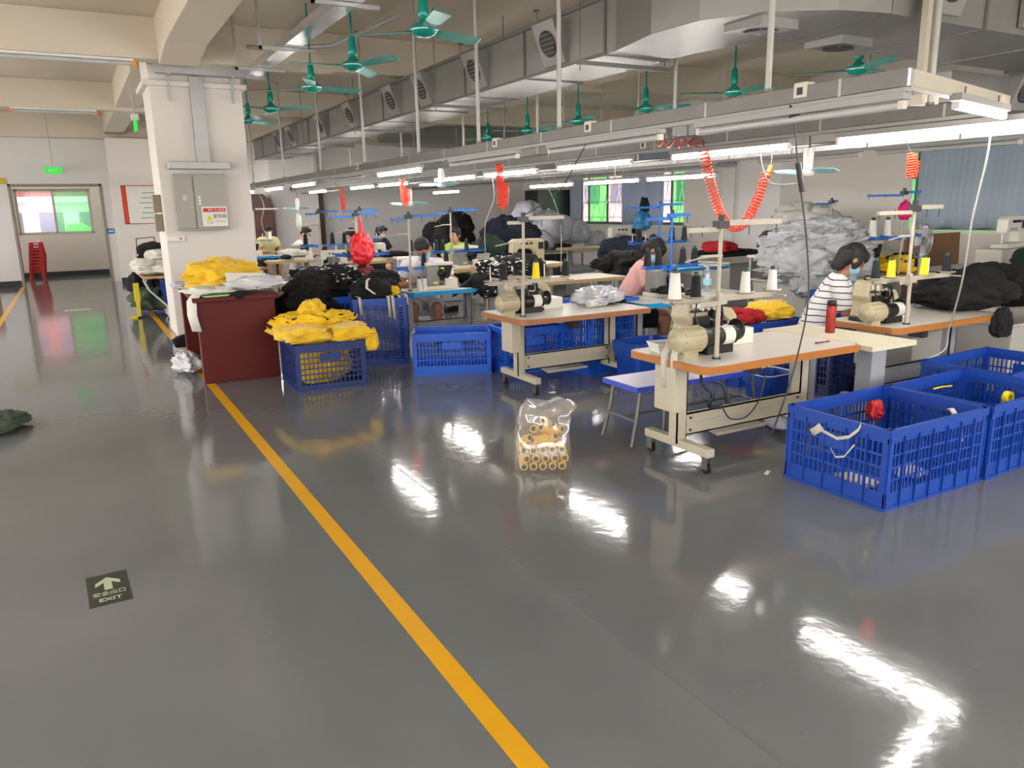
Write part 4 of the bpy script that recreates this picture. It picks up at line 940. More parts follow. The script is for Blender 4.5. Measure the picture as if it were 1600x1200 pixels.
# --- station 2 under the second machine
table('sewing_table', 'second sewing table with brown wood edge and a plastic bag on top', 4.31, 6.55, 1.56, .88, M_BROWNEDGE, lx=.56, foot_d=.7)
machine_a('overlock_machine', 'cream and black sewing machine on the second, brown-edged table', (3.92, 6.72, H), 0, .98)
stand('thread_stand', 'beige thread stand at the near corner of the brown-edged table', (3.68, 6.35, H + .001), 0, h=.93, left=.34, right=.55, tray=.33, top_l=.12, top_r=.5)
put_cone('y', (3.86, 6.40, 1.12), 'yellow thread cone on the second stand over the brown-edged table', 1.2)
put_cone('b', (4.20, 6.40, 1.12), 'dark blue-black thread cone right of the yellow one on the second stand', 1.15)
put_cone('b', (3.50, 6.40, 1.12), 'dark thread cone at the left end of the second stand', 1.25)
# --- station T3 (striped worker)
table('sewing_table', 'right sewing table with orange wood edge under the black cloth', 6.55, 4.22, 1.58, .72, M_WOODEDGE, M_GREYFRAME, lx=.55, casters=False)
machine_a('overlock_machine', 'old cream sewing machine in front of the woman in stripes', (6.08, 4.28, H), 0, .95)
stand('thread_stand', 'beige thread stand in front of the woman in stripes', (6.05, 3.98, H + .001), 0, h=.97, left=.42, right=.62, tray=.38, top_l=.42, top_r=.42)
put_cone('b', (5.66, 4.03, 1.17), 'black thread cone covering the striped woman’s mask', 1.15)
put_cone('y', (5.86, 4.03, 1.17), 'yellow thread cone in the middle of the right stand', 1.1)
put_cone('y', (6.30, 4.03, 1.17), 'yellow thread cone right of the stand pole at right', 1.1)
put_cone('b', (6.62, 4.03, 1.17), 'dark thread cone at the right end of the right stand', 1.15)
# --- station R2 (pink shirt)
table('sewing_table', 'sewing table with cyan-blue edge in front of the woman in pink', 6.05, 6.72, 1.75, .72, M_BLUEEDGE, M_GREYFRAME, casters=False, ctrl=False)
machine_b('overlock_machine', 'grey sewing machine before the woman in pink', (5.86, 6.88, H))
stand('thread_stand', 'blue thread stand right of the woman in pink', (5.60, 6.46, H + .001), 0, m=M_STBLUE, h=.92, left=.3, right=.42, tray=.36, top_l=.3, top_r=.3)
for i, (x, lab) in enumerate(((5.32, 'black thread cone covering the face of the woman in pink'), (5.47, 'second black thread cone from left on the blue stand near the pink shirt'), (5.81, 'third black thread cone on the blue stand near the pink shirt'), (5.98, 'rightmost black thread cone on the blue stand near the pink shirt'))):
    put_cone('b', (x, 6.51, 1.15), lab, 1.3)
wb = thing('water_bottle', 'clear blue-labelled water bottle behind the woman in pink', 'bottle', (6.6, 6.95, H + .001))
MB().lathe([(.0005, 0), (.05, 0), (.052, .02), (.05, .1), (.052, .2), (.04, .25), (.018, .28), (.018, .3), (.0005, .3)], n=20).build('body', film('pale_bottle', (.75, .85, .95), .2, .8), wb); MB().cyl((0, 0, .07), (0, 0, .15), .0535, n=20).build('wrapper', M_PALEFAN, wb)
# --- T4 (man in white)
table('sewing_table', 'bright blue-edged sewing table in front of the man in white', 4.13, 9.35, 1.05, .62, M_BLUEEDGE, M_GREYFRAME, casters=False, ctrl=False, lx=.42)
machine_b('overlock_machine', 'grey and white sewing machine in front of the man in white', (4.12, 9.32, H), 0, 1.05)
stand('thread_stand', 'blue thread stand left of the man in white', (3.70, 9.28, H + .001), 0, m=M_STBEIGE, tm=M_STBLUE, h=.95, left=.15, right=.62, tray=.28, top_l=.2, top_r=.45)
put_cone('b', (3.93, 9.33, 1.08), 'black thread cone before the face of the man in white', 1.2)
put_cone('b', (4.25, 9.33, 1.08), 'black thread cone at the shoulder of the man in white', 1.2)
put_cone('w', (3.80, 9.2, H + .001), 'upright white tube cone standing left of the grey machine, left one', 1.2)
put_cone('w', (3.88, 9.22, H + .001), 'upright white tube cone standing left of the grey machine, right one', 1.2)
# --- far stations of the first line
table('sewing_table', 'tan-edged sewing table behind the black clothes with yellow fruit on it', 4.25, 10.9, 1.5, .6, M_TANEDGE, casters=False, ctrl=False)
machine_b('overlock_machine', 'grey sewing machine beside the yellow fruit, left of the man in white', (4.35, 11.0, H))
stand('thread_stand', 'blue thread stand holding the red bag', (3.62, 11.15, H + .001), 0, m=M_STBEIGE, tm=M_STBLUE, h=.98, left=.3, right=.5, tray=.38, top_l=.35, top_r=.4)
for x, lab in ((4.5, 'black thread cone left of the bowl of fruit, rear stand'), (4.66, 'black thread cone near the hand of the man in white, rear stand')):
    put_cone('b', (x, 11.15, 1.17), lab, 1.2)
table('sewing_table', 'cyan-blue edged sewing table left of the red bag', 4.08, 14.1, 1.05, .6, M_BLUEEDGE, M_GREYFRAME, casters=False, ctrl=False, lx=.42)
machine_c('lockstitch_machine', 'white boxy sewing machine on the cyan-edged table left of the red bag', (4.15, 14.1, H), 0, .95)
stand('thread_stand', 'white and blue thread stand with black cones, left of the red bag', (3.95, 14.3, H + .001), 0, m=M_STBEIGE, tm=M_STBLUE, h=1.02, left=.3, right=.55, tray=.4, top_l=.2, top_r=.4)
for x, lab in ((3.72, 'large black thread cone left of the far blue stand pole'), (4.22, 'black thread cone directly right of the far blue stand pole'), (4.45, 'black thread cone farther right on the far blue stand')):
    put_cone('b', (x, 14.35, 1.20), lab, 1.4)
table('sewing_table', 'tan-edged sewing table of the worker in the white shirt near the pillar', 4.06, 17.1, 1.0, .6, M_TANEDGE, casters=False, ctrl=False, lx=.36)
stand('thread_stand', 'thin white thread stand between the first two far workers', (3.5, 17.9, H + .001), 0, h=1.1, left=.2, right=.4, tray=.4, top_l=.1, top_r=.6)
put_cone('w', (3.86, 17.95, 1.19), 'white thread cone before the face of the boy in white', 1.3)
machine_b('overlock_machine', 'small grey sewing machine at the hands of the worker in white', (4.35, 17.2, H))
table('sewing_table', 'far cyan-edged sewing table at the edge of the pillar', 3.75, 19.3, 1.2, .6, M_BLUEEDGE, M_GREYFRAME, casters=False, ctrl=False)
machine_b('overlock_machine', 'far sewing machine before the worker in the pale yellow shirt', (3.7, 19.3, H))
# --- second line (behind)
table('sewing_table', 'long tan-edged table with papers left of the woman in pink', 6.25, 9.55, 1.75, .8, M_TANEDGE, M_GREYFRAME, casters=False, ctrl=False)
machine_c('lockstitch_machine', 'large cream sewing machine in front of the pale grey sacks', (6.1, 10.4, .93), 0, 1.15, M_MACH)
table('sewing_table', 'white-topped table under the large cream machine', 6.1, 10.6, 1.5, .6, M_TANEDGE, casters=False, ctrl=False, h=.925)
table('sewing_table', 'tan-edged sewing table of the woman in green', 5.9, 12.35, 1.4, .6, M_TANEDGE, M_GREYFRAME, casters=False, ctrl=False)
machine_b('overlock_machine', 'grey sewing machine with yellow stickers before the woman in green', (6.0, 12.3, H), 0, 1.15)
stand('thread_stand', 'blue-topped thread stand before the woman in green', (5.62, 12.15, H + .001), 0, m=M_STBEIGE, tm=M_STBLUE, h=1.0, left=.3, right=.65, tray=.30, top_l=.2, top_r=.55)
for x, lab in ((5.38, 'black thread cone left under the chin of the woman in green'), (5.50, 'second black thread cone under the chin of the woman in green'), (5.95, 'black thread cone on the shoulder side of the woman in green'), (6.22, 'rightmost black thread cone of the stand before the woman in green')):
    put_cone('b', (x, 12.2, 1.09), lab, 1.3)
table('sewing_table', 'sewing table of the woman with the ponytail', 5.5, 15.6, 1.4, .6, M_TANEDGE, casters=False, ctrl=False)
machine_c('lockstitch_machine', 'pale sewing machine below the face of the woman with the ponytail', (5.45, 15.6, H + .0), rad(180), 1.05)
stand('thread_stand', 'far white thread stand with blue arm behind the red bag', (5.1, 15.4, H + .001), 0, m=M_STBEIGE, tm=M_STBLUE, h=1.05, left=.3, right=.4, tray=.42, top_l=.3, top_r=.4)
# --- third line
table('sewing_table', 'long cyan-edged sewing table at right behind the black cloth', 10.7, 6.75, 4.2, .8, M_BLUEEDGE, M_GREYFRAME, casters=False, ctrl=False, h=.80)
machine_b('overlock_machine', 'grey sewing machine before the brown cardboard at right', (9.55, 7.0, .80), 0, 1.4)
stand('thread_stand', 'blue-armed thread stand with pink cloth tied on, right side', (9.75, 6.6, .801), 0, m=M_STBEIGE, tm=M_STBLUE, h=1.10, left=.6, right=.5, tray=.50, top_l=.7, top_r=.4)
put_cone('w', (9.2, 6.65, 1.32), 'white thread cone left on the blue tray before the cardboard', 1.7); put_cone('w', (9.5, 6.65, 1.32), 'white thread cone right on the blue tray before the cardboard', 1.7)
machine_c('lockstitch_machine', 'white sewing machine at the far right edge below the curtain', (12.35, 6.6, 1.06), rad(10), 1.4, M_MACHW)
MBt = thing('machine_cabinet', 'pale machine base under the white machine at the right edge', 'cabinet', (12.35, 6.6, .801)); MB().box(-.5, -.2, 0, .5, .2, .255).build('body', M_MACHW, MBt, bev=.02)
table('sewing_table', 'tan-edged table under the far sacks, left of the window', 11.2, 15.9, 1.7, .7, M_TANEDGE, M_GREYFRAME, casters=False, ctrl=False, h=.8)
machine_c('lockstitch_machine', 'white sewing machine below the window beside the blue bag', (11.6, 15.2, .802), 0, 1.5, M_MACHW)
table('sewing_table', 'tan-edged table below the window holding the blue bag machine', 11.9, 15.1, 1.5, .62, M_TANEDGE, casters=False, ctrl=False, h=.80)
table('sewing_table', 'table in front of the big white tub covered with dark clothes', 8.6, 9.7, 1.6, .7, M_BLUEEDGE, M_GREYFRAME, casters=False, ctrl=False, h=.8)
stand('thread_stand', 'blue thread stand behind the nearest stand, left of the white tub', (7.9, 9.4, .801), 0, m=M_STBLUE, h=1.0, left=.5, right=.6, tray=.42, top_l=.6, top_r=.5)
for x, lab in ((7.55, 'black thread cone at left on the far blue stand by the tub'), (8.2, 'black thread cone in the middle on the far blue stand by the tub'), (8.45, 'black thread cone at right on the far blue stand by the tub')):
    put_cone('b', (x, 9.45, 1.245), lab, 1.5)
stand('thread_stand', 'thin stand with a blue top bar above the grey clothes heap', (11.2, 8.9, .0), 0, m=M_STBEIGE, tm=M_STBLUE, h=1.8, left=.2, right=.3, tray=1.1, top_l=.35, top_r=.2)
machine_c('lockstitch_machine', 'dim sewing machine behind the striped woman’s head', (10.4, 8.0, .95), rad(5), 1.3, M_MACH)
table('sewing_table', 'table behind the striped woman carrying a dim machine', 10.6, 8.2, 1.6, .6, M_TANEDGE, casters=False, ctrl=False, h=.945)

# ================================================================== CRATES
def crate(label, w_, d_, h, m, loc, rz=0, style='v', name='plastic_crate', handles=True, group=None, rows=4, pitch=.036, band=.22, ribs=True, hx=False):
    t = thing(name, label, 'crate', loc, rz, group); th = .010
    mb = MB(); mb.box(-w_ / 2 + .02, -d_ / 2 + .02, .005, w_ / 2 - .02, d_ / 2 - .02, .018)
    for s in (-1, 1):
        for q in (-1, 1): mb.box(s * w_ / 2, q * d_ / 2, 0, s * (w_ / 2 - .045), q * (d_ / 2 - .045), h)
    def wall(ax, s):
        L = (w_ if ax == 'x' else d_) / 2; D = (d_ if ax == 'x' else w_) / 2 * s
        def bx_(u0, u1, z0, z1, o=.0, tk=th):
            a, b_ = D - s * o, D - s * (o + tk)
            if ax == 'x': mb.box(u0, a, z0, u1, b_, z1)
            else: mb.box(a, u0, z0, b_, u1, z1)
        bx_(-L, L, h - .05, h, -.006, .026); bx_(-L, L, h - .085, h - .05, .004)
        zb = h * band; bx_(-L, L, 0, zb, .004); bx_(-L, L, .0, .02, -.004, .02)
        if style == 'v':
            for i in range(1, rows): z = zb + (h - .085 - zb) * i / rows; bx_(-L, L, z - .006, z + .006, .002)
            n = int(2 * L / pitch)
            for i in range(n + 1):
                u = -L + 2 * L * i / n
                bx_(u - .005, u + .005, zb, h - .085, .004, .008)
        else:
            n = int((h - .085 - zb) / .026)
            for i in range(n + 1): z = zb + (h - .085 - zb) * i / n; bx_(-L, L, z - .006, z + .006, .002)
            for i in range(1, 6): u = -L + 2 * L * i / 6; bx_(u - .008, u + .008, zb, h - .085, .004)
        if ribs:
            n = max(2, int(2 * L / .135))
            for i in range(1, n): u = -L + 2 * L * i / n; bx_(u - .004, u + .004, 0, h - .05, -.008, .014)
    for s in (-1, 1): wall('x', s); wall('y', s)
    mb.build('crate_body', m, t)
    if handles:
        for s in (-1, 1):
            if hx: MB().box(s * (w_ / 2 + .004), -.11, h * .60, s * (w_ / 2 - .014), .11, h * .78).build('handle_panel', m, t)
            else: MB().box(-.11, s * (d_ / 2 + .004), h * .62, .11, s * (d_ / 2 - .014), h * .78).build('handle_panel', m, t)
    return t
crate('large blue crate at the right with a tape tied to its handle, nearest', .98, .74, .5, M_BLUE, (4.46, 3.01, 0), 0, hx=True)
# rotate handle side: the near-left short wall carries the panel
crate('large blue crate at the right edge beside the nearest large crate', 1.0, .74, .5, M_BLUE, (5.48, 3.02, 0), rad(2), hx=True)
crate('large blue crate at the right edge in the second row', 1.0, .7, .5, M_BLUE, (6.52, 3.45, 0), rad(2), hx=True)
crate('navy crate overflowing with yellow clothes in front of the red cabinet', .72, .84, .48, M_BLUEDK, (2.18, 8.10, 0), rad(-3), rows=6, pitch=.045, band=.12, ribs=False)
crate('bright blue low crate standing before the blue-edged table', .86, .55, .46, M_BLUE2, (3.60, 7.85, 0), rad(-24), rows=4, band=.22, ribs=False)
crate('tall blue crate stack with beige tapes over its rim', .62, .62, .79, M_BLUE, (3.10, 8.86, 0), rad(-14), style='h', band=.08, handles=False)
crate('blue crate behind the red cabinet filled with black printed clothes', .85, .6, .74, M_BLUE2, (2.62, 9.75, 0), rad(-4), rows=6, handles=False)
crate('blue crate under the second table with black and white bits', .72, .5, .5, M_BLUE2, (4.35, 7.45, 0), rad(-5), rows=4, ribs=False)
crate('dark blue crate behind the nearest table legs', .75, .55, .5, M_BLUEDK, (6.35, 4.95, 0), rad(4), rows=5)
crate('blue crate with yellow and red clothes behind the nearest tabletop', .95, .62, .62, M_BLUE, (6.05, 5.72, 0), rad(3), rows=5)
crate('blue crate holding the black cloth under the pink woman’s arms', .7, .5, .80, M_BLUE2, (5.02, 6.95, 0), rad(5), rows=6, handles=False)
for i, (x, y, z, lab) in enumerate(((7.35, 5.6, 0, 'blue crate beside the white box behind the striped woman'), (7.35, 5.6, .42, 'upper blue crate stacked beside the white box behind the striped woman'))):
    crate(lab, .5, .5, .42, M_BLUE, (x, y, z), 0, rows=3)
def bin_(label, loc, r0, r1, h, m, rim, rz=0, n=4, name='waste_bin', cat='bin'):
    t = thing(name, label, cat, loc, rz); mb = MB()
    def sq(a, b, z, c=.03):
        return [(-a + c, -b, z), (a - c, -b, z), (a, -b + c, z), (a, b - c, z), (a - c, b, z), (-a + c, b, z), (-a, b - c, z), (-a, -b + c, z)]
    L = [sq(r0, r0 * .8, 0), sq(r0 + (r1 - r0) * .75, (r0 + (r1 - r0) * .75) * .8, h * .75), sq(r1 * 1.03, r1 * .83, h * .76), sq(r1 * 1.05, r1 * .85, h), sq(r1 * 1.0, r1 * .8, h), sq(r0 * .96, r0 * .76, .02)]
    vs = [p for l in L for p in l]; fs = [tuple(range(7, -1, -1))]
    for j in range(5):
        for i in range(8): fs.append((8 * j + i, 8 * j + (i + 1) % 8, 8 * j + 8 + (i + 1) % 8, 8 * j + 8 + i))
    fs.append(tuple(range(40, 48))); mb.add(vs, fs); mb.build('bin_body', m, t)
    MB().tube([Vector(p) + Vector((0, 0, .004)) for p in sq(r1 * 1.04, r1 * .84, h, .05)], .006, 6, True).build('rim', rim, t)
    return t
bin_('blue square bucket with a pale rim behind the nearest table leg', (5.27, 4.72, 0), .15, .19, .32, M_BLUE, M_WHITE)
bin_('blue solid bin between the second table and the white bench', (5.05, 6.20, 0), .22, .26, .42, M_BLUE, M_BLUE)
def tub(label, loc, w_, d_, h, rz=0, m=M_GREYTUB, name='plastic_tub'):
    t = thing(name, label, 'tub', loc, rz); mb = MB(); a, b = w_ / 2, d_ / 2; k1 = .9
    vs = []
    for (f, z, i_) in ((k1, 0, 0), (1, h - .03, 0), (1.05, h - .03, 0), (1.05, h, 0), (.97, h, 0), (.87, .02, 0)): vs += [(-a * f, -b * f, z), (a * f, -b * f, z), (a * f, b * f, z), (-a * f, b * f, z)]
    fs = [(3, 2, 1, 0)]
    for j in range(5):
        for i in range(4): fs.append((4 * j + i, 4 * j + (i + 1) % 4, 4 * j + 4 + (i + 1) % 4, 4 * j + 4 + i))
    fs.append((20, 21, 22, 23)); mb.add(vs, fs); mb.build('tub_body', m, t, bev=.01)
    return t
tub('big off-white plastic tub behind the nearest thread stand', (10.6, 10.3, 0), 1.7, .9, .80, rad(5))
tub('tall white box under the grey clothes heap behind the striped woman', (8.75, 7.2, 0), 1.3, .9, .78, 0)
tub('long white corrugated box below the black cloth at the right', (8.6, 4.55, 0), 1.3, .8, .58, rad(3), M_GREYTUB)
tub('pale grey tub beside the long white box at the right', (7.35, 3.98 + .75, 0), .5, .3, .5, 0)
tub('small grey-white tub between the man in white and the black heap', (6.6, 13.4, 0), .6, .5, .95)
tub('small white tub on the brown-edged table’s rear row', (5.0, 8.9, .0), .5, .4, .9)

tub('grey tub under the dark green cloth heap at the right edge', (11.6, 5.55, 0), .75, .7, .68, 0)
# ================================================================== CLOTH
def cloth_obj(name, m, c, r, seed, label=None, cat=None, group=None, rot=0, fold=.22, n=56, mm=34, parent=None, pw=.75, tilt=0, droop=0.0):
    """crumpled garment: a flattened closed form with creased, wavy folds"""
    vs = []; fs = []; sd = Vector((seed * 7.3, seed * 3.1, seed * 1.7))
    for j in range(mm + 1):
        ph = PI * j / mm
        for i in range(n):
            t = 2 * PI * i / n
            cx, cz = math.sin(ph), math.cos(ph)
            sx = abs(cx) ** pw; d = Vector((sx * math.cos(t), sx * math.sin(t), (1 if cz > 0 else -1) * abs(cz) ** .85))
            q = d * 1.6 + sd; wv = Vector((noise.noise(q * .8), noise.noise(q * .8 + Vector((9, 0, 0))), noise.noise(q * .8 + Vector((0, 9, 0)))))
            f1 = 1 - abs(noise.noise(q * 1.1 + wv * 1.6)) * 2.2
            f2 = 1 - abs(noise.noise(q * 2.6 + wv * 2.2)) * 2.2
            f3 = noise.noise(q * 6.5 + wv * 2)
            k_ = 1 + fold * (f1 * .75 + f2 * .35 + f3 * .14 - .35) + .18 * noise.noise(q * .9)
            rim = 1 + .16 * math.sin(t * 5 + seed) * (sx ** 3) + .1 * noise.noise(Vector((t * 3, seed, 0))) * sx
            zz = d.z * r[2] * k_
            if zz < 0: zz *= .55
            dr = droop * max(0, sx * k_ * rim - .72) * r[0]
            vs.append((d.x * r[0] * k_ * rim, d.y * r[1] * k_ * rim, zz - dr))
    for j in range(mm):
        for i in range(n): fs.append((j * n + i, (j + 1) * n + i, (j + 1) * n + (i + 1) % n, j * n + (i + 1) % n))
    o = MB().add(vs, fs, True).build(name, m, parent, c, (tilt, 0, rot))
    if label: tag(o, label, cat or 'clothes', group)
    return o
sd = [1]
def cl(m, x, y, z, rx, ry, rz_, label, **k_):
    sd[0] += 1; return cloth_obj(k_.pop('name', 'garment'), m, (x, y, z), (rx, ry, rz_), sd[0], label, k_.pop('cat', 'garment'), rot=k_.pop('rot', sd[0] * 1.3), **k_)
# yellow heap in the navy crate
YG = 'yellow garments heaped in the navy crate'
for i, (x, y, z, rx, ry, rz_, m_, ro) in enumerate(((2.18, 8.14, .20, .25, .27, .38, M_YCLOTH, .0), (1.98, 7.88, .55, .27, .24, .10, M_YCLOTH, .5), (2.36, 7.85, .54, .27, .24, .10, M_YCLOTH, 2.1), (2.0, 8.32, .60, .24, .25, .12, M_YPRINT, 1.3),
        (2.36, 8.3, .60, .26, .22, .12, M_YPRINT, .4), (2.18, 8.08, .66, .23, .20, .10, M_YPRINT, 3.0), (2.14, 8.22, .74, .11, .12, .12, M_YCLOTH, .9), (1.83, 8.15, .55, .13, .3, .07, M_YCLOTH, 0.1))):
    cl(m_, x, y, z, rx, ry, rz_, ['yellow garment packed inside the navy crate, seen through its slots', 'yellow garment at the near left rim of the navy crate', 'yellow garment at the near right rim of the navy crate', 'yellow and black garment at the rear left of the navy crate', 'yellow and black garment at the rear right of the navy crate', 'yellow and black garment in the middle of the navy crate heap', 'yellow garment forming the peak of the navy crate heap', 'yellow garment drooping over the left rim of the navy crate'][i], rot=ro, group=YG, fold=.3)
sl_ = cl(M_YCLOTH, 2.59, 7.66, .44, .06, .09, .14, 'yellow sleeve hanging over the right corner of the navy crate', group=YG, rot=.3)
# pile on the red cabinet
cl(M_YCLOTH, 1.42, 9.35, 1.10, .36, .27, .17, 'yellow cloth pile lying on the dark red cabinet, upper part', rot=.4, fold=.32)
cl(M_YCLOTH, 1.40, 9.3, 1.00, .30, .30, .08, 'yellow cloth pile lying on the dark red cabinet, lower part', rot=1.4, fold=.32)
cl(M_WCLOTH, 1.25, 8.95, .975, .27, .24, .05, 'white cloth under the yellow pile on the red cabinet', rot=.2)
cl(M_MILKFILM, 1.68, 8.98, 1.01, .30, .24, .09, 'crumpled clear plastic bag on the right of the red cabinet', name='plastic_bag', cat='plastic bag', rot=.1, fold=.35)
cl(M_GBAG, 1.10, 9.9, .965, .16, .30, .04, 'grey plastic sheet lying at the rear left of the red cabinet', name='plastic_bag', cat='plastic bag', rot=.0)
cl(M_BCLOTH, 1.48, 8.62, .92, .10, .05, .05, 'small black cloth hanging over the front of the red cabinet', rot=.0)
strip([(1.14, 8.85, .99), (1.05, 8.7, .95), (1.0, 8.66, .90), (.99, 8.65, .75), (1.02, 8.64, .58)], .12, 'white sleeve hanging from the left corner of the red cabinet', M_WCLOTH, (.7, -.7, 0), 'garment', 'sleeve')
gt = thing('paper_folder', 'pale green folder on the front edge of the red cabinet', 'folder', (1.27, 8.68, .935), rad(5)); MB().box(-.15, -.07, 0, .15, .1, .012).build('cover', mat('pale_green_paper', (.62, .78, .48), .6), gt)
wpn = thing('paper_sheet', 'white card leaning over the bag on the red cabinet', 'paper', (1.62, 8.9, 1.10), rad(12)); MB().cb((0, 0, 0), (.45, .012, .10), (-.5, .06, 0)).build('sheet', M_LABELW, wpn)
br = thing('chair_back', 'brown curved chair back behind the yellow pile', 'chair', (1.62, 11.0, 0)); MB().box(-.2, 0, .75, .2, .04, 1.12).build('backrest', M_BROWNEDGE, br, bev=.03)
for s in (-1, 1): MB().box(s * .17 - .015, 0, 0, s * .17 + .015, .03, .75).build('leg', M_DARKMETAL, br)
MB().box(-.2, .03, .42, .2, .4, .46).build('seat', M_BROWNEDGE, br)
wr = thing('wrapped_roll', 'blue and white patterned roll behind the yellow pile', 'roll', (1.22, 10.0, .93)); MB().cyl((0, 0, 0), (0, 0, .17), .09, n=20).build('roll', printed('blue_white_pattern', (.85, .88, .92), (.12, .25, .5), 30, .5), wr)
# red cabinet
dk = thing('counter', 'dark red wooden counter standing in front of the white pillar', 'cabinet', (1.46, 9.7, 0), rad(-2))
MB().box(-.42, -1.12, .885, .47, 1.12, .93).build('top', M_DESK, dk, bev=.006)
MB().box(-.38, -1.06, 0, .42, -.9, .884).build('end_panel', M_DESK, dk, bev=.004)
MB().box(-.38, .9, 0, .42, 1.06, .884).build('end_panel', M_DESK, dk, bev=.004)
MB().box(.36, -.9, .05, .40, .9, .884).build('back_panel', M_DESK, dk)
MB().box(-.3, -.9, .70, .36, .9, .72).build('shelf', M_DESK, dk)
pbag = cl(M_MILKFILM, .97, 9.5, .09, .12, .24, .13, 'crumpled white plastic bag on the floor at the foot of the red cabinet', name='plastic_bag', cat='plastic bag', fold=.4, rot=.1)
bfo = cl(M_BCLOTH, 1.15, 11.2, .08, .1, .14, .1, 'small black bundle on the floor behind the red cabinet')

# black printed clothes
cl(M_BCLOTH, 2.62, 9.75, .55, .46, .34, .32, 'black garment filling the blue crate behind the yellow heap', rot=.1, fold=.2)
cl(M_BCLOTH, 2.68, 9.72, .86, .42, .32, .22, 'big black garment mound behind the yellow heap', rot=.5, fold=.2)
cl(M_PRINT, 2.88, 9.68, .98, .24, .26, .16, 'black garment with white print on top of the black mound', rot=.9, fold=.18)
cl(M_BCLOTH, 2.42, 9.42, .62, .30, .24, .24, 'black garment spilling over the near side of the blue crate', rot=.2)
cl(M_BCLOTH, 3.08, 8.86, .84, .26, .24, .16, 'black garment bundle on top of the tall blue crate', rot=.4)
cl(M_BCLOTH, 3.22, 8.98, .96, .16, .18, .12, 'small black garment on the back of the tall blue crate', rot=1.4)
cl(M_YPRINT, 3.24, 8.70, .84, .08, .08, .07, 'yellow scrap on the tall blue crate')
strip([(2.95, 8.66, 1.02), (2.90, 8.6, 1.0), (2.88, 8.56, .92), (2.94, 8.54, .87), (2.96, 8.52, .85)], .03, 'white drawstring lying on the black bundle of the tall crate', M_WCLOTH)
for i, (x, y, l_) in enumerate(((2.80, 8.62, .18), (3.12, 8.535, .22), (3.17, 8.53, .24), (3.26, 8.54, .12), (3.36, 8.58, .1))):
    strip([(x, y + .1, .815), (x, y - .01, .81), (x, y - .025, .78), (x + .008, y - .028, .79 - l_)], .035, ['beige tape over the left corner of the tall blue crate', 'long beige tape hanging on the front of the tall crate, left one', 'long beige tape hanging on the front of the tall crate, right one', 'short beige tape on the tall crate front, fourth from left', 'short beige tape at the right corner of the tall blue crate'][i])
# print pile on the right of the blue-edged table
cl(M_BCLOTH, 4.95, 9.25, .80, .48, .34, .14, 'black garment spread over the right end of the blue-edged table', rot=.1, fold=.25, droop=.5)
cl(M_PRINT, 5.10, 9.28, .98, .36, .28, .17, 'black garment with white lettering draped right of the man in white', rot=.5)
cl(M_BCLOTH, 5.42, 9.42, .90, .30, .30, .24, 'black garment hump right of the white lettering', rot=.9)
cl(M_PRINT, 4.95, 8.98, .76, .30, .16, .12, 'black garment with white marks hanging off the near table side', rot=.2, droop=.6)
stl = thing('stool', 'hidden stool carrying the black printed garments', 'stool', (5.15, 9.3, 0)); MB().box(-.2, -.2, .6, .2, .2, .64).build('seat', M_LAM, stl)
for s in (-1, 1):
    for q in (-1, 1): MB().cyl((s * .17, q * .17, 0), (s * .15, q * .15, .6), .012).build('leg', M_STEEL, stl)
# far heaps
def heap(m, x, y, z0, w_, d_, h, label, group, count=5, seedo=0, labels=None):
    for i in range(count):
        if i == 0: cl(m, x, y, z0 + h * .42, w_ * .5, d_ * .5, h * .6, label + ', main bundle', group=group)
        else:
            a = i * 2.4 + seedo; q = .26
            cl(m, x + w_ * q * math.cos(a), y + d_ * q * math.sin(a), z0 + h * (.45 + .36 * (i / count)), w_ * .28, d_ * .28, h * .28,
               label + [', at lower right', ', at left', ', near the top', ', at upper right', ', upper left', ', in front', ', behind', ', middle'][(i - 1) % 8], group=group)
heap(M_BCLOTH, 7.95, 17, .5, 1.35, .9, 1.15, 'black clothes heap behind the woman in green', 'black clothes heap', 4)
heap(M_NCLOTH, 8.4, 15, .5, 1.35, .9, 1.02, 'navy clothes heap right of the woman in green', 'navy clothes heap', 4)
heap(M_NCLOTH, 10.1, 13, .62, 1.25, .8, .5, 'navy clothes heap below the far window', 'navy heap below the window', 4)
heap(M_BCLOTH, 8.35, 10.8, .5, 1.1, .7, .5, 'black clothes heap behind the woman in pink', 'black heap behind pink shirt', 4)
for (x, y, z, r, lab) in ((11.3, 18, 1.12, .62, 'large pale grey sack behind the cream machine'), (10.8, 18.3, 1.55, .45, 'pale sack on top of the large grey sack'), (12.1, 18, 1.0, .45, 'pale grey sack right of the large one'), (12.7, 17.8, .8, .36, 'small lilac-grey sack beside the window wall'), (10.7, 17.6, .85, .4, 'pale sack at the left of the far sacks')):
    cl(M_GBAG, x, y, z, r, r * .8, r * .85, lab, name='sack', cat='sack', fold=.16)
for (x, y, w_, d_, h, lab) in ((7.95, 17, 1.2, .8, .62, 'low platform under the black clothes heap'), (8.4, 15, 1.2, .8, .62, 'low platform under the navy clothes heap'), (10.1, 13, 1.2, .8, .72, 'low platform under the navy heap below the window'), (8.35, 10.8, 1.1, .7, .6, 'low platform under the black heap behind pink shirt'), (11.4, 18, 2.6, .9, .6, 'low platform under the pale grey sacks')):
    t = thing('low_platform', lab, 'platform', (x, y, 0)); MB().box(-w_ / 2, -d_ / 2, h - .04, w_ / 2, d_ / 2, h).build('top', M_LAM, t)
    for s in (-1, 1):
        for q in (-1, 1): MB().box(s * (w_ / 2 - .05) - .02, q * (d_ / 2 - .05) - .02, 0, s * (w_ / 2 - .05) + .02, q * (d_ / 2 - .05) + .02, h - .041).build('leg', M_GREYFRAME, t)
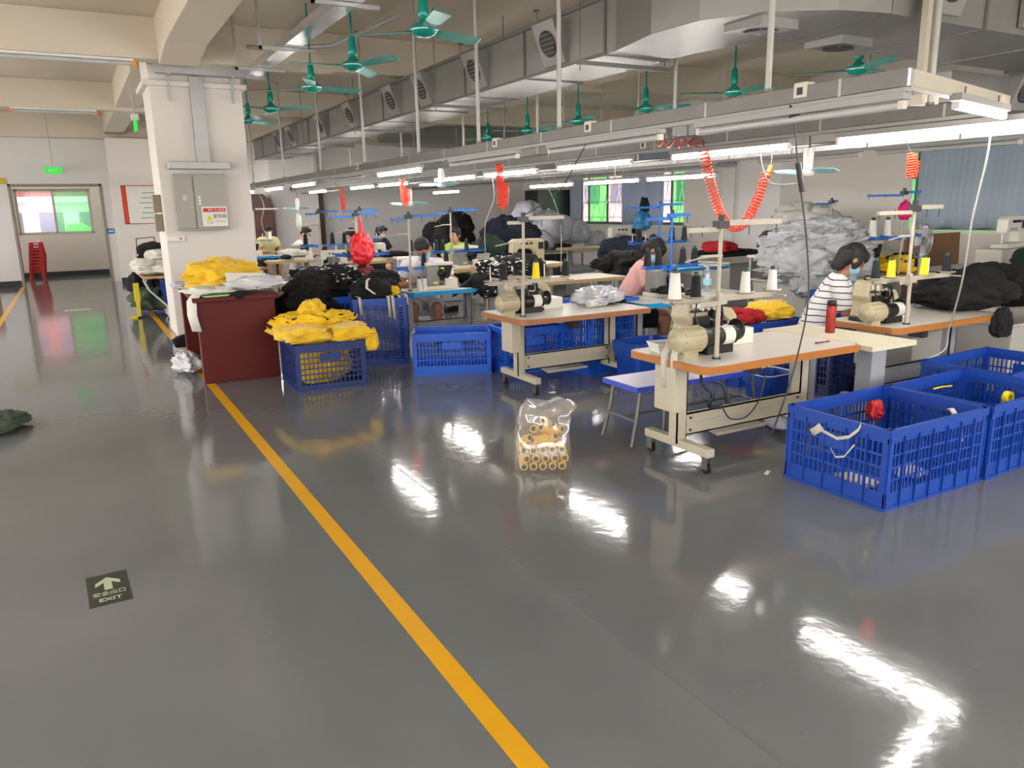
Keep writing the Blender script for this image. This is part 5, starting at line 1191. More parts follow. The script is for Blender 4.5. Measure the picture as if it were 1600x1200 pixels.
# grey heap
GG = 'grey garments heaped on the white box'
gl = 0
for (x, y, z, rx, ry, rz_, lab) in ((8.75, 7.2, .98, .72, .5, .38, 'grey garment forming the core of the heap on the white box'), (8.2, 7.0, .98, .36, .3, .26, 'grey garment at the lower left of the grey heap'), (8.6, 6.95, 1.16, .4, .3, .24, 'grey garment in the middle front of the grey heap'),
        (9.1, 7.05, 1.2, .42, .3, .22, 'grey garment at the right front of the grey heap'), (8.85, 7.2, 1.38, .42, .3, .16, 'grey garment lying across the top of the grey heap'), (9.4, 7.2, 1.05, .34, .3, .28, 'grey garment at the far right of the grey heap'), (8.4, 7.2, 1.26, .32, .3, .16, 'grey garment at the upper left of the grey heap'),
        (8.25, 6.78, .76, .26, .12, .24, 'light grey garment hanging over the left of the white box'), (8.72, 6.72, .74, .18, .12, .26, 'light grey sleeve hanging over the front of the white box'), (8.95, 6.78, .95, .26, .14, .22, 'light grey garment hanging down the heap front')):
    cl(M_GCLOTH, x, y, z, rx, ry, rz_, lab, group=GG, fold=.5, pw=.6)
cl(M_DBROWN, 10.2, 9.1, 1.12, .36, .3, .22, 'dark brown cloth bundle at the upper left of the grey heap')
cl(M_SACK, 12.4, 10.5, 1.30, .62, .5, .44, 'big white sack leaning by the wall above the grey heap', name='sack', cat='sack', fold=.2)
cl(M_SACK, 12.2, 10.2, .6, .8, .6, .75, 'lower white sack behind the grey heap', name='sack', cat='sack', fold=.2)
cl(M_RCLOTH, 11.0, 11.3, .93, .35, .25, .14, 'dark red striped cloth on the black pile by the white tub')
cl(M_BCLOTH, 11.3, 11.3, .82, .6, .4, .1, 'flat black cloth pile behind the big white tub')
t = thing('low_platform', 'platform behind the big white tub', 'platform', (11.2, 11.35, 0)); MB().box(-.6, -.35, .7, .6, .35, .74).build('top', M_LAM, t); [MB().box(s * .5 - .02, q * .28 - .02, 0, s * .5 + .02, q * .28 + .02, .699).build('leg', M_GREYFRAME, t) for s in (-1, 1) for q in (-1, 1)]
t = thing('low_platform', 'platform under the dark brown bundle', 'platform', (10.2, 9.15, 0)); MB().box(-.35, -.3, .9, .35, .3, .94).build('top', M_LAM, t); [MB().box(s * .3 - .02, q * .25 - .02, 0, s * .3 + .02, q * .25 + .02, .899).build('leg', M_GREYFRAME, t) for s in (-1, 1) for q in (-1, 1)]
# black cloth at the right on T3 and the white box
cl(M_BCLOTH, 7.35, 4.32, .86, .42, .32, .14, 'black garment lying on the right orange-edged table', rot=.1, fold=.24)
cl(M_BCLOTH, 7.75, 4.45, .90, .55, .36, .20, 'large black garment heap at the right edge behind the table', rot=.2, fold=.24)
cl(M_BCLOTH, 8.35, 4.5, .86, .5, .36, .24, 'black garment at the far right end of the black heap', rot=.9, fold=.24)
cl(M_BCLOTH, 7.22, 3.84, .66, .12, .06, .16, 'black sleeve hanging off the right orange-edged table', rot=0)
cl(M_DKGREEN, 11.6, 5.55, .78, .42, .4, .40, 'dark green cloth heap at the right edge behind the cyan table')
cl(M_YCLOTH, 6.22, 5.62, .68, .26, .2, .12, 'yellow garment in the crate behind the nearest tabletop', rot=.2, fold=.2)
cl(M_RCLOTH, 5.82, 5.6, .66, .18, .18, .10, 'dark red garment in the crate behind the nearest machine')
cl(M_BCLOTH, 5.85, 6.78, .84, .22, .16, .06, 'black cloth being sewn under the pink woman’s hands')
cl(M_BCLOTH, 4.98, 6.95, .74, .3, .2, .12, 'black cloth in the crate left of the pink woman’s arms')
cl(M_BCLOTH, 4.85, 7.6, .60, .45, .3, .16, 'black cloth bundle hanging behind the second table')
cl(M_BCLOTH, 4.3, 7.4, .56, .2, .18, .10, 'black bag on the blue crate under the second table')
cl(M_YPRINT, 9.9, 6.75, .90, .3, .2, .14, 'yellow cloth on the cyan-edged table at right', fold=.3)
cl(M_BCLOTH, 10.15, 6.8, .90, .25, .2, .16, 'black cloth beside the yellow cloth at right')
cl(mat('magenta_cloth', (.78, .10, .42), .8), 9.77, 6.6, 1.62, .07, .05, .14, 'magenta cloth scrap tied to the right thread stand', fold=.4, name='cloth_scrap', cat='cloth')
cl(M_WCLOTH, 4.2, 17.2, .90, .34, .2, .10, 'cream striped fabric stack before the worker in white')
cl(M_NCLOTH, 3.95, 16.95, .83, .16, .1, .06, 'navy cloth on the tan table near the pillar')
cl(M_BCLOTH, 5.9, 15.55, .86, .3, .2, .08, 'dark cloth under the hands of the woman with the ponytail')
cl(M_DKGREEN, 7.1, 13.6, .95, .3, .3, .3, 'dark green cloth behind the man in white')
# fruit
for i, (x, y) in enumerate(((4.55, 10.78), (4.63, 10.8), (4.59, 10.86), (4.7, 10.84))):
    t = thing('orange_fruit', 'yellow fruit in the small group left of the man in white', 'fruit', (x, y, H + .036), 0, 'yellow fruit on the tan table'); MB().ell((0, 0, 0), (.036, .036, .034)).build('skin_peel', M_TYEL, t); MB().cyl((0, 0, .032), (0, 0, .04), .004, n=6).build('stem', M_GREEN, t)
# red bag hanging from the stand
rb = thing('plastic_bag', 'red plastic bag hanging from a thread stand in the middle', 'plastic bag', (3.66, 11.0, 1.16)); cloth_obj('bag_body', M_REDBAG, (0, 0, .02), (.15, .14, .27), 77, parent=rb, fold=.2)
MB().tube([(0, 0, .28), (.01, 0, .4), (.0, .02, .54)], lambda t_: .045 - .03 * t_, 8).build('bag_neck', M_REDBAG, rb); cloth_obj('bag_bottom', mat('dark_red_bag', (.42, .05, .10), .4), (.02, 0, -.32), (.13, .12, .16), 78, parent=rb)
# plastic bag on the second table
pb2 = thing('plastic_bag', 'clear plastic bag with blue label on the brown-edged table', 'plastic bag', (4.74, 6.62, H + .05), .15); cloth_obj('bag_film', film('cloudy_bag', (.93, .95, .97), .25, .6), (0, 0, .03), (.25, .17, .11), 81, parent=pb2, fold=.35)
MB().cyl((-.22, -.1, -.005), (.02, -.1, -.005), .04).build('paper_roll', M_WHITE, pb2); MB().box(-.10, -.175, .03, -.01, -.17, .06).build('sticker', M_BLUE, pb2)
cl(M_BCLOTH, 4.85, 6.6, H + .03, .10, .08, .03, 'small black cloth inside the clear bag on the second table')
bb_ = thing('plastic_bag', 'blue plastic bag standing by the far window sill', 'plastic bag', (12.0, 14.9, 1.35)); cloth_obj('bag_body', mat('blue_bag_plastic', (.18, .50, .72), .35), (0, 0, 0), (.2, .17, .28), 90, parent=bb_); cloth_obj('bag_neck', M_NCLOTH, (.05, 0, .38), (.1, .1, .22), 91, parent=bb_)
# cardboard sheet and misc behind the striped woman
cb_ = thing('cardboard_sheet', 'brown cardboard sheet leaning under the curtain window', 'cardboard', (12.7, 8.0, 0)); MB().cb((0, 0, .62), (1.5, .04, 1.22), (-.05, 0, 0)).build('board', M_CARD, cb_)
gf = thing('standing_fan', 'grey round standing fan behind the striped woman', 'fan', (8.2, 5.3, 0)); MB().cyl((0, 0, 0), (0, 0, .03), .2, n=24).build('base', M_MACHG, gf); MB().cyl((0, 0, .03), (0, 0, 1.22), .018).build('pole', M_MACHG, gf)
cg = MB()
for i in range(16): a = PI * i / 16; cg.tube([(.19 * math.cos(a), -.0, 1.35 + .19 * math.sin(a)), (0, -.09, 1.35), (-.19 * math.cos(a), 0, 1.35 - .19 * math.sin(a))], .003, 5)
cg.lathe([(.19, -.008), (.198, 0), (.19, .008), (.182, 0), (.19, -.008)], (0, 0, 1.35), 28, 'y'); cg.build('cage', M_MACHG, gf)
fb = MB()
for i in range(4): a = i * PI / 2; fb.cb((.085 * math.cos(a), -.02, 1.35 + .085 * math.sin(a)), (.15, .006, .09), (.0, -a, 0))
fb.build('fan_blade', M_GBAG, gf)
# dark cabinets on the far walls
kc = thing('wall_cabinet', 'tall black cabinet with white switches beside the far curtain', 'cabinet', (13.3, 21.3, 0)); MB().box(-.6, -.4, 0, .6, .4, 2.3).build('body', M_BLACK, kc, bev=.01)
for z in (1.5, 1.65): MB().box(-.25, -.412, z, -.18, -.401, z + .09).build('switch', M_WHITE, kc)
MB().box(.02, -.405, .1, .03, -.401, 2.2).build('door_gap', M_MACHG, kc)
bc = thing('arched_cabinet', 'dark brown round-topped cabinet at the edge of the pillar', 'cabinet', (4.75, 23.5, 0)); MB().extr([(-.45, 0), (.45, 0), (.45, 1.9), (.36, 2.15), (.15, 2.3), (-.15, 2.3), (-.36, 2.15), (-.45, 1.9)], (0, .25, 0), (1, 0, 0), (0, 0, 1), (0, -1, 0), .5).build('body', mat('dark_brown_wood', (.24, .13, .10), .4), bc, bev=.01)
for z in (1.0, 1.5): MB().box(-.36, -.262, z - .2, .36, -.2505, z + .2).build('door', mat('red_brown_panel', (.32, .16, .12), .4), bc)
struct(MB().box(6.62, 23.7, 0, 6.78, YF - .001, 2.4).build('trim_46', MATS['dark_brown_wood']))
struct(MB().box(XR - .03, 13.9, 0, XR - .001, 14.3, 2.6).build('trim_47', M_WHITE))
pn = thing('purple_notice', 'long purple notice strip high on the far right wall', 'notice', (XR - .002, 12.4 + 1.6, 2.75)); MB().box(-.02, -.5, 0, 0, .5, .16).build('board', mat('purple_blue_board', (.42, .42, .62), .6), pn)

# ================================================================== FLOOR ITEMS
# bag of spools
bgx, bgy = 2.70, 4.42
gz = rad(-28)
Rz = Matrix.Rotation(gz, 3, 'Z')
M_SPY = mat('straw_yellow_thread', (0.90, 0.72, 0.20), 0.6, bump=.15, bscale=150)
def spool(loc, rot, label, group='spools in the clear plastic bag', first=[None]):
    if first[0] is None:
        t = thing('thread_spool', label, 'thread spool', loc, 0, group)
        MB().lathe([(.0165, -.055), (.030, -.055), (.031, -.05), (.029, .05), (.028, .055), (.0165, .055), (.0165, -.055)], n=18).build('thread', M_SPY, t)
        MB().lathe([(.0005, -.040), (.015, -.040), (.0162, -.058), (.0135, -.058), (.0125, -.042)], n=14).lathe([(.0005, .045), (.016, .045), (.0175, .057), (.0145, .058), (.0135, .047)], n=14).build('core', mat('dark_green_core', (.08, .22, .20), .5), t)
        first[0] = t
    else: t = dup(first[0], loc, None, label, group)
    t.rotation_euler = rot; return t
# axis of stacked spools points to the viewer: local z laid along -y'
n_ = 0
for row, (cnt, z) in enumerate(((5, .034), (5, .092), (5, .150))):
    for col in range(cnt):
        for dp in range(2):
            x = (-.135 + col * .0665 + (.018 if row % 2 else 0)); y = -.05 + dp * .115
            p = Rz @ Vector((x, y, 0)); spool((bgx + p.x, bgy + p.y, z + .004), (rad(90), 0, gz), 'yellow spool lying end-on in the clear bag')
for (x, y, z, rx, ry, rz_) in ((-.10, .02, .205, 1.2, .0, .3), (-.02, -.03, .215, 1.57, 0, -1.1), (.06, 0, .21, 1.1, 0, .7), (-.04, .03, .262, 1.1, .1, -.5), (.02, -.01, .275, 1.0, 0, -.7), (.10, .02, .262, 1.3, 0, .9), (.03, .02, .325, 1.1, 0, -.4)):
    p = Rz @ Vector((x, y, 0)); spool((bgx + p.x, bgy + p.y, z), (rx, ry, rz_ + gz), 'yellow spool lying loose on top in the clear bag')
# clear bag around them
def bag_mesh():
    vs = []; fs = []; n = 64; lv = [(0.0, .99, .98), (.02, 1.03, 1.05), (.08, 1.04, 1.1), (.16, 1.03, 1.1), (.22, 1.0, 1.02), (.25, .98, .92), (.28, 1.0, .78), (.31, .97, .66), (.34, 1.03, .56), (.37, 1.0, .42), (.40, 1.04, .33), (.43, .98, .24), (.455, .98, .16), (.475, .88, .10), (.49, .76, .04)]
    for j, (z, kx, ky) in enumerate(lv):
        for i in range(n):
            t = 2 * PI * i / n; ex = .62
            x = .195 * kx * (1 if math.cos(t) > 0 else -1) * abs(math.cos(t)) ** ex; y = .135 * ky * (1 if math.sin(t) > 0 else -1) * abs(math.sin(t)) ** ex
            q = Vector((x * 9, y * 9, z * 9)); am = .012 + .26 * max(0, z - .22)
            x += am * noise.noise(q * 1.5) + (.09 * max(0, z - .25)); y += am * noise.noise(q * 1.5 + Vector((5, 5, 5)))
            zz = z + (.05 * noise.noise(Vector((t * 1.7, 2, 0))) * z * 1.5 if z > .3 else 0)
            vs.append((x, y, max(.001, zz)))
    for j in range(len(lv) - 1):
        for i in range(n): fs.append((j * n + i, j * n + (i + 1) % n, (j + 1) * n + (i + 1) % n, (j + 1) * n + i))
    return MB().add(vs, fs, True)
cbg = thing('plastic_bag', 'clear plastic bag full of yellow spools standing on the open floor', 'plastic bag', (bgx, bgy, .001), gz)
o = bag_mesh().build('bag_film', M_BAGFILM, cbg); s = o.modifiers.new('sub', 'SUBSURF'); s.levels = 1; s.render_levels = 1
# bench under the nearest table
bn = thing('bench', 'white-topped bench with blue edge and steel tube legs under the nearest table', 'bench', (4.16, 4.60, 0), rad(-1))
MB().box(-.63, -.21, .455, .63, .21, .472).build('seat', mat('bench_white', (.80, .81, .90), .3), bn); e = MB(); e.box(-.645, -.225, .432, .645, -.2105, .47); e.box(-.645, .2105, .432, .645, .225, .47); e.box(-.645, -.2105, .432, -.6305, .2105, .47); e.box(.6305, -.2105, .432, .645, .2105, .47); e.build('edge_band', mat('blue_edge', (.20, .28, .72), .35), bn)
for s in (-1, 1):
    MB().tube([(s * .60, -.19, .005), (s * .55, -.17, .2), (s * .49, -.15, .38), (s * .44, -.15, .428)] if False else [(s * .66, -.19, .005), (s * .60, -.175, .25), (s * .57, -.17, .43)], .014, 10).build('leg', M_STEEL, bn)
    MB().tube([(s * .66, .19, .005), (s * .60, .175, .25), (s * .57, .17, .43)], .014, 10).build('leg', M_STEEL, bn)
    MB().tube([(s * .36, -.19, .03), (s * .33, -.17, .25), (s * .26, -.15, .38), (s * .16, -.15, .428)], .014, 10).build('brace', M_STEEL, bn)
    MB().tube([(s * .62, -.18, .2), (s * .62, .18, .2)], .011, 8).build('rung', M_STEEL, bn)
MB().tube([(-.62, 0, .2), (.62, 0, .2)], .011, 8).build('stretcher', M_STEEL, bn)
# items in/around the big crate
strip([(3.965, 2.83, .50), (3.955, 2.84, .46), (3.955, 2.90, .40), (3.95, 2.98, .37), (3.955, 3.06, .385), (3.95, 3.12, .40)], .022, 'white cotton tape looped over the rim of the nearest large crate', side=(0, .2, 1))
strip([(3.953, 3.10, .42), (3.948, 3.13, .39), (3.95, 3.17, .36)], .05, 'frayed beige tape end on the crate handle', side=(0, .7, .7))
strip([(3.955, 2.86, .36), (3.95, 2.92, .27), (3.95, 2.98, .25), (3.95, 3.02, .30)], .012, 'thin white string hanging below the crate tape', side=(0, .2, 1), cat='string')
strip([(4.72, 2.66, .30), (4.76, 2.70, .42), (4.72, 2.74, .5), (4.76, 2.78, .49)], .05, 'beige strip caught inside the nearest large crate', side=(1, 0, 0))
cl(M_RED, 4.72, 3.27, .36, .08, .05, .08, 'red plastic scrap inside the far corner of the nearest large crate', name='plastic_scrap', cat='scrap')
cl(M_TAPE, 4.2, 3.0, .05, .12, .1, .03, 'beige fabric scrap on the bottom of the nearest large crate', name='fabric_scrap', cat='scrap')
cl(M_TAPE, 4.6, 2.9, .05, .1, .08, .03, 'second beige fabric scrap on the bottom of the nearest large crate', name='fabric_scrap', cat='scrap')
tr2 = thing('tape_roll', 'yellow tape roll resting in the right large crate', 'tape', (5.86, 3.0, .36)); MB().lathe([(.028, -.02), (.05, -.02), (.05, .02), (.028, .02), (.028, -.02)], (0, 0, 0), 20, 'y').build('roll', M_TYEL, tr2)
strip([(5.45, 3.32, .42), (5.55, 3.31, .425), (5.65, 3.30, .42)], .012, 'short yellow strap inside the right large crate', M_TYEL, (0, 0, 1), 'strap')
pp = thing('paper_scrap', 'small white paper scrap on the floor left of the nearest large crate', 'paper', (3.92, 3.48, .001), .5); MB().cb((0, 0, .004), (.07, .025, .006)).build('paper', M_LABELW, pp)
pq = thing('paper_scrap', 'white slip lying far down the corridor floor', 'paper', (-.1, 17.2, .001), 0); MB().box(-.22, -.05, 0, .22, .05, .004).build('paper', M_LABELW, pq)
cl(M_GBAG, 4.75, 4.15, .07, .13, .07, .06, 'crumpled white plastic under the nearest table beam', name='plastic_scrap', cat='scrap')
cl(M_GRCLOTH, -.78, 7.75, .06, .20, .28, .08, 'olive green cloth lump on the floor at the left edge', name='rag', cat='rag', fold=.3)
strip([(3.20, 7.95, .47), (3.15, 7.9, .46), (3.12, 7.88, .35), (3.13, 7.9, .2), (3.17, 7.92, .15)], .03, 'white cotton handle looped left of the bright blue crate', M_TAPE, (.7, -.7, 0))
# exit floor sticker
exs = thing('floor_sticker', 'dark exit arrow sticker on the grey floor at lower left', 'sticker', (-.065, 4.02, .0006), rad(2))
MB().box(-.092, -.18, 0, .092, .18, .0012).build('plate', mat('dark_green_black', (.16, .18, .15), .35), exs)
M_LUM = mat('pale_luminous_green', (.66, .70, .57), .5)
ar = MB().prism([(-.018, -.015), (.018, -.015), (.018, .075), (.056, .035), (.056, .075), (.0, .135), (-.056, .075), (-.056, .035), (-.018, .075)], .0013, .0017); ar.build('arrow', M_LUM, exs)
text('安全出口', .034, M_LUM, exs, (0, -.058, .0014), (0, 0, 0), sx=1.08).scale = (1.1, 1.5, 1)
o = text('EXIT', .04, M_LUM, exs, (0, -.125, .0014), (0, 0, 0), bold=.0006); o.scale = (1.25, 1.25, 1)
# hallway: table, barrier, stools
ht = thing('folding_table', 'folding table with white tube legs piled with clothes beside the pillar', 'table', (1.35, 15.6, 0)); MB().box(-.4, -1.1, .72, .5, 1.1, .75).build('tabletop', M_TANEDGE, ht, bev=.004)
for y in (-.95, -.55): MB().tube([(-.35, y - .1, .71), (-.36, y, .66), (-.30, y + .05, .5), (-.05, y + .1, .22), (-.05, y + .1, .06), (-.02, y + .1, .02), (.4, y + .1, .015)] , .016, 8).build('leg', M_WHITE, ht)
MB().tube([(.4, .9, .71), (.4, .95, .02)], .016, 8).build('leg', M_WHITE, ht)
cl(M_WCLOTH, 1.2, 15.2, .84, .32, .5, .14, 'cream clothes on the folding table beside the pillar', rot=.1)
cl(M_WCLOTH, 1.25, 16.1, .84, .34, .4, .16, 'rear cream clothes on the folding table beside the pillar', rot=.4)
cl(M_BCLOTH, 1.3, 16.2, 1.06, .26, .34, .2, 'black clothes on top of the folding table pile', rot=.3)
cl(M_WCLOTH, 1.32, 15.7, 1.04, .2, .24, .12, 'white cloth on top of the folding table pile', rot=.3)
cl(M_GRCLOTH, 1.15, 15.8, .2, .34, .7, .24, 'olive green clothes heap on the floor under the folding table', rot=0)
cl(M_BCLOTH, 1.1, 16.6, .42, .26, .4, .28, 'black clothes bundle under the folding table', rot=0)
crate('blue crate under the folding table beside the pillar', .5, .7, .45, M_BLUE, (1.55, 15.3, .2), 0, rows=3, handles=False)
crate('blue crate on the floor at the end of the folding table', .6, .5, .3, M_BLUE, (1.3, 17.6, 0), 0, rows=2, handles=False)
yb_ = thing('barrier_post', 'yellow bent metal post standing beside the folding table', 'post', (.86, 15.1, 0)); m = MB(); m.box(-.03, -.03, 0, .03, .03, .62); m.box(-.045, -.035, .30, .045, .035, .62); m.box(-.15, -.03, 0, .03, .03, .03); m.build('post', mat('yellow_paint', (.88, .80, .10), .4), yb_)
bh = thing('basket_handle', 'dark red handle of a basket on the clothes pile', 'basket', (1.3, 17.6, .46)); MB().tube([(-.2, 0, .5), (-.18, 0, .86), (.15, 0, .88), (.2, 0, .5)], .012, 8).build('handle', M_DESK, bh); MB().box(-.2, -.12, -.16, .2, .12, .55).build('body', M_WHITE, bh)
# red plastic stools stacked beyond the doorway
def red_stool(loc, label, rz=0, src=[None]):
    if src[0] is None:
        t = thing('plastic_stool', label, 'stool', loc, rz, 'red stools stacked beyond the doorway'); MB().box(-.14, -.14, .42, .14, .14, .45).build('seat', M_RED, t, bev=.01)
        for s in (-1, 1):
            for q in (-1, 1): MB().bar((s * .17, q * .17, 0), (s * .12, q * .12, .42), .06, .04).build('leg', M_RED, t)
        r = MB(); [r.box(-.15, s * .15 - .008, .2, .15, s * .15 + .008, .25) for s in (-1, 1)]; [r.box(s * .15 - .008, -.15, .2, s * .15 + .008, .15, .25) for s in (-1, 1)]; r.build('skirt', M_RED, t); src[0] = t; return t
    return dup(src[0], loc, rz, label, 'red stools stacked beyond the doorway')
for i in range(8):
    for j, (x, y) in enumerate(((-1.02, 26.9), (-1.05, 26.45))):
        red_stool((x + .01 * i, y, i * .09), 'red plastic stool in the %s stack beyond the doorway' % ['rear', 'front'][j], .0)
rt = thing('round_tabletop', 'brown round tabletop leaning behind the right door jamb', 'tabletop', (.98, 25.6, -.06)); MB().lathe([(.0005, 0), (.55, 0), (.56, .02), (.55, .04), (.0005, .04)], (0, 0, .62), 28, 'x').build('top', M_BROWNEDGE, rt)
oc = thing('wooden_cabinet', 'orange-brown cabinet edge at the far left of the corridor', 'cabinet', (-1.95, 21.3, 0)); MB().box(-.3, -.3, 0, .3, .3, .85).build('body', M_BROWNEDGE, oc, bev=.01); MB().box(-.28, -.312, .05, .28, -.3005, .8).build('door', M_BROWNEDGE, oc)

# ================================================================== PEOPLE
def remesh(mb, name, m, parent, vox, smooth=3):
    me = bpy.data.meshes.new('tmp'); me.from_pydata(mb.v, [], mb.f); me.update()
    o = bpy.data.objects.new('tmp', me); C.objects.link(o)
    r = o.modifiers.new('r', 'REMESH'); r.mode = 'VOXEL'; r.voxel_size = vox; r.use_smooth_shade = True
    if smooth: s = o.modifiers.new('s', 'SMOOTH'); s.iterations = smooth; s.factor = .5
    dg = bpy.context.evaluated_depsgraph_get(); dg.update()
    me2 = bpy.data.meshes.new_from_object(o.evaluated_get(dg)); me2.name = name
    bpy.data.objects.remove(o); me2.materials.clear(); me2.materials.append(m)
    me2.polygons.foreach_set('use_smooth', [True] * len(me2.polygons))
    p = bpy.data.objects.new(name, me2); C.objects.link(p); p.parent = parent; return p
def hand(mb, wr, d, up, side, curl=.5, s=1.0):
    """five-fingered hand from the wrist along d; 'side' points to the thumb"""
    wr = Vector(wr); d = Vector(d).normalized(); up = Vector(up); side = (Vector(side) - d * Vector(side).dot(d)).normalized(); up = side.cross(d).normalized()
    if up.z < 0: up = -up
    for k_ in (-1, -.3, .4, 1): mb.cap(wr + side * .010 * k_, .017 * s, wr + d * .075 * s + side * .028 * k_ * s, .014 * s, 8)
    for i, (off, L) in enumerate(((.03, .066), (.011, .076), (-.009, .070), (-.028, .054))):
        b = wr + d * .082 * s + side * off * s; a = curl * (.6 + .1 * i)
        d1 = (d * math.cos(a * .6) - up * math.sin(a * .6)); d2 = (d * math.cos(a * 1.5) - up * math.sin(a * 1.5))
        m1 = b + d1 * L * .5 * s; m2 = m1 + d2 * L * .5 * s
        mb.cap(b, .0095 * s, m1, .0085 * s, 8); mb.cap(m1, .0085 * s, m2, .007 * s, 8)
    b = wr + d * .025 * s + side * .024 * s; m1 = b + (d * .6 + side * .7).normalized() * .038 * s; m2 = m1 + (d * .9 + side * .25 - up * .2).normalized() * .03 * s
    mb.cap(b, .012 * s, m1, .0105 * s, 8); mb.cap(m1, .0105 * s, m2, .008 * s, 8)
def person(label, loc, heading, lean=.14, pitch=35, turn=0, tilt=0, shirt=None, shorts=None, skin=M_SKIN, mask=True, hair='short', sleeve=.55, hands=((-.13, .46, .84), (.13, .46, .84)), vox=.009, shirt_name='tshirt', seat=.52, legs=True, hair_m=M_HAIR, S=1.14):
    t = thing('person', label, 'person', loc, heading); t.scale = (S, S, S); seat = seat / S; hands = [(a / S, b_ / S, c_ / S) for a, b_, c_ in hands]
    ly = lean; Zs = seat
    hip = Vector((0, 0, Zs)); mid = Vector((0, ly * .45, Zs + .24)); ch = Vector((0, ly, Zs + .44 - lean * .12)); nk = Vector((0, ly + .03, Zs + .56 - lean * .18))
    # head frame
    P = rad(pitch); T = rad(turn); Hm = Matrix.Rotation(T, 3, 'Z') @ Matrix.Rotation(-P, 3, 'X') @ Matrix.Rotation(rad(tilt), 3, 'Y')
    hc = nk + Vector((0, .03 + .05 * math.sin(P), .115)) 
    b = MB()
    for k_ in (-1, 1):
        x = .065 * k_
        b.cap(hip + Vector((x, 0, 0)), .10, mid + Vector((x * .9, 0, 0)), .088); b.cap(mid + Vector((x * .9, 0, 0)), .088, ch + Vector((x * 1.25, 0, 0)), .092)
    b.cap(ch + Vector((-.12, 0, .045)), .062, ch + Vector((.12, 0, .045)), .062)
    b.cap(ch + Vector((0, 0, .08)), .055, nk, .048); b.cap(nk, .047, hc + Vector((0, -.01, -.04)), .048)
    # head
    def hp(x, y, z): return hc + Hm @ Vector((x, y, z))
    def he(c, r): 
        o = len(b.v); b.ell((0, 0, 0), r, 20, 14)
        for i in range(o, len(b.v)): b.v[i] = tuple(hc + Hm @ (Vector(c) + Vector(b.v[i])))
    he((0, 0, .015), (.074, .090, .095)); he((0, .028, -.045), (.056, .058, .062)); he((0, .055, -.085), (.026, .022, .02))
    b.cap(hp(0, .088, .02), .009, hp(0, .104, -.015), .014, 8)
    for k_ in (-1, 1): he((.076 * k_, -.002, -.008), (.010, .020, .030)); he((.034 * k_, .072, -.02), (.02, .016, .016))
    he((0, .086, -.048), (.022, .010, .010))
    # arms
    sh = [ch + Vector((-.185, 0, .035)), ch + Vector((.185, 0, .035))]; el = []
    for i, k_ in enumerate((-1, 1)):
        w3 = Vector(hands[i]); e = (sh[i] + w3) / 2 + Vector((k_ * .10, -.03, -.13)); el.append(e)
        b.cap(sh[i], .052, e, .040); b.cap(e, .040, w3, .027)
        dd = (w3 - e); dd.z *= .3; hand(b, w3, dd, (0, 0, 1), (-k_, .2, 0), .7)
    if legs:
        for k_ in (-1, 1):
            kn = Vector((.13 * k_, .42, Zs + .0)); an = Vector((.12 * k_, .40, .09)); to = Vector((.13 * k_, .56, .035))
            b.cap(hip + Vector((.085 * k_, .0, -.01)), .088, kn, .058); b.cap(kn, .055, an, .036); b.cap(an + Vector((0, -.02, -.04)), .034, to, .028)
    body = remesh(b, 'body', skin, t, vox)
    # shirt
    c = MB(); g = .016
    for k_ in (-1, 1):
        x = .065 * k_
        c.cap(hip + Vector((x, 0, -.02)), .10 + g, mid + Vector((x, 0, 0)), .092 + g); c.cap(mid + Vector((x, 0, 0)), .092 + g, ch + Vector((x * 1.25, 0, 0)), .094 + g)
    c.cap(ch + Vector((-.135, 0, .04)), .062 + g, ch + Vector((.135, 0, .04)), .062 + g); c.cyl(ch + Vector((0, 0, .06)), nk + Vector((0, 0, -.01)), .078, .062, 16)
    for i in range(2):
        e = sh[i].lerp(el[i], sleeve * 1.1); c.ell(sh[i], (.066, .066, .066)); c.cyl(sh[i], e, .068, .066, 16)
    remesh(c, shirt_name, shirt, t, .011, 4)
    if legs:
        s_ = MB()
        for k_ in (-1, 1):
            kn = Vector((.13 * k_, .42, Zs)); hp_ = hip + Vector((.085 * k_, 0, -.01)); s_.ell(hp_, (.11, .11, .11)); s_.cyl(hp_, hp_.lerp(kn, .85), .105, .085, 16)
        s_.cap(hip + Vector((-.06, 0, 0)), .118, hip + Vector((.06, 0, 0)), .118)
        remesh(s_, 'shorts', shorts or M_BCLOTH, t, .012, 3)
        for k_ in (-1, 1): MB().cap((.12 * k_, .37, .035), .042, (.13 * k_, .58, .03), .034).build('shoe', M_BLACK, t)
    # hair
    h = MB()
    def hl(c, r):
        o = len(h.v); h.ell((0, 0, 0), r, 24, 16)
        for i in range(o, len(h.v)):
            v = Vector(h.v[i]); q = 1 + .03 * noise.noise(v * 60); h.v[i] = tuple(hc + Hm @ (Vector(c) + v * q))
    hl((0, -.014, .034), (.084, .092, .092)); hl((0, .045, .085), (.055, .045, .028))
    if hair in ('long', 'tail', 'bob', 'bun'):
        hl((0, -.045, -.02), (.082, .062, .085)); hl((-.055, .0, .01), (.03, .045, .05)); hl((.055, .0, .01), (.03, .045, .05)); hl((0, .058, .07), (.058, .036, .03))
    if hair == 'tail':
        o0 = hp(0, -.09, .05); h.cap(o0, .025, hp(0, -.14, .03), .03); h.cap(hp(0, -.14, .03), .03, hp(0, -.15, -.12), .012)
    if hair == 'long':
        h.cap(hp(-.03, -.065, .0), .055, hp(-.03, -.05, -.11), .04); h.cap(hp(.03, -.065, .0), .055, hp(.03, -.05, -.11), .04); hl((-.062, .03, -.01), (.022, .03, .06))
        hl((.062, .03, -.01), (.022, .03, .06)); hl((0, .066, .055), (.06, .032, .035))
    if hair == 'bun': hl((0, -.09, .06), (.04, .04, .04))
    remesh(h, 'hair', hair_m, t, .008, 2)
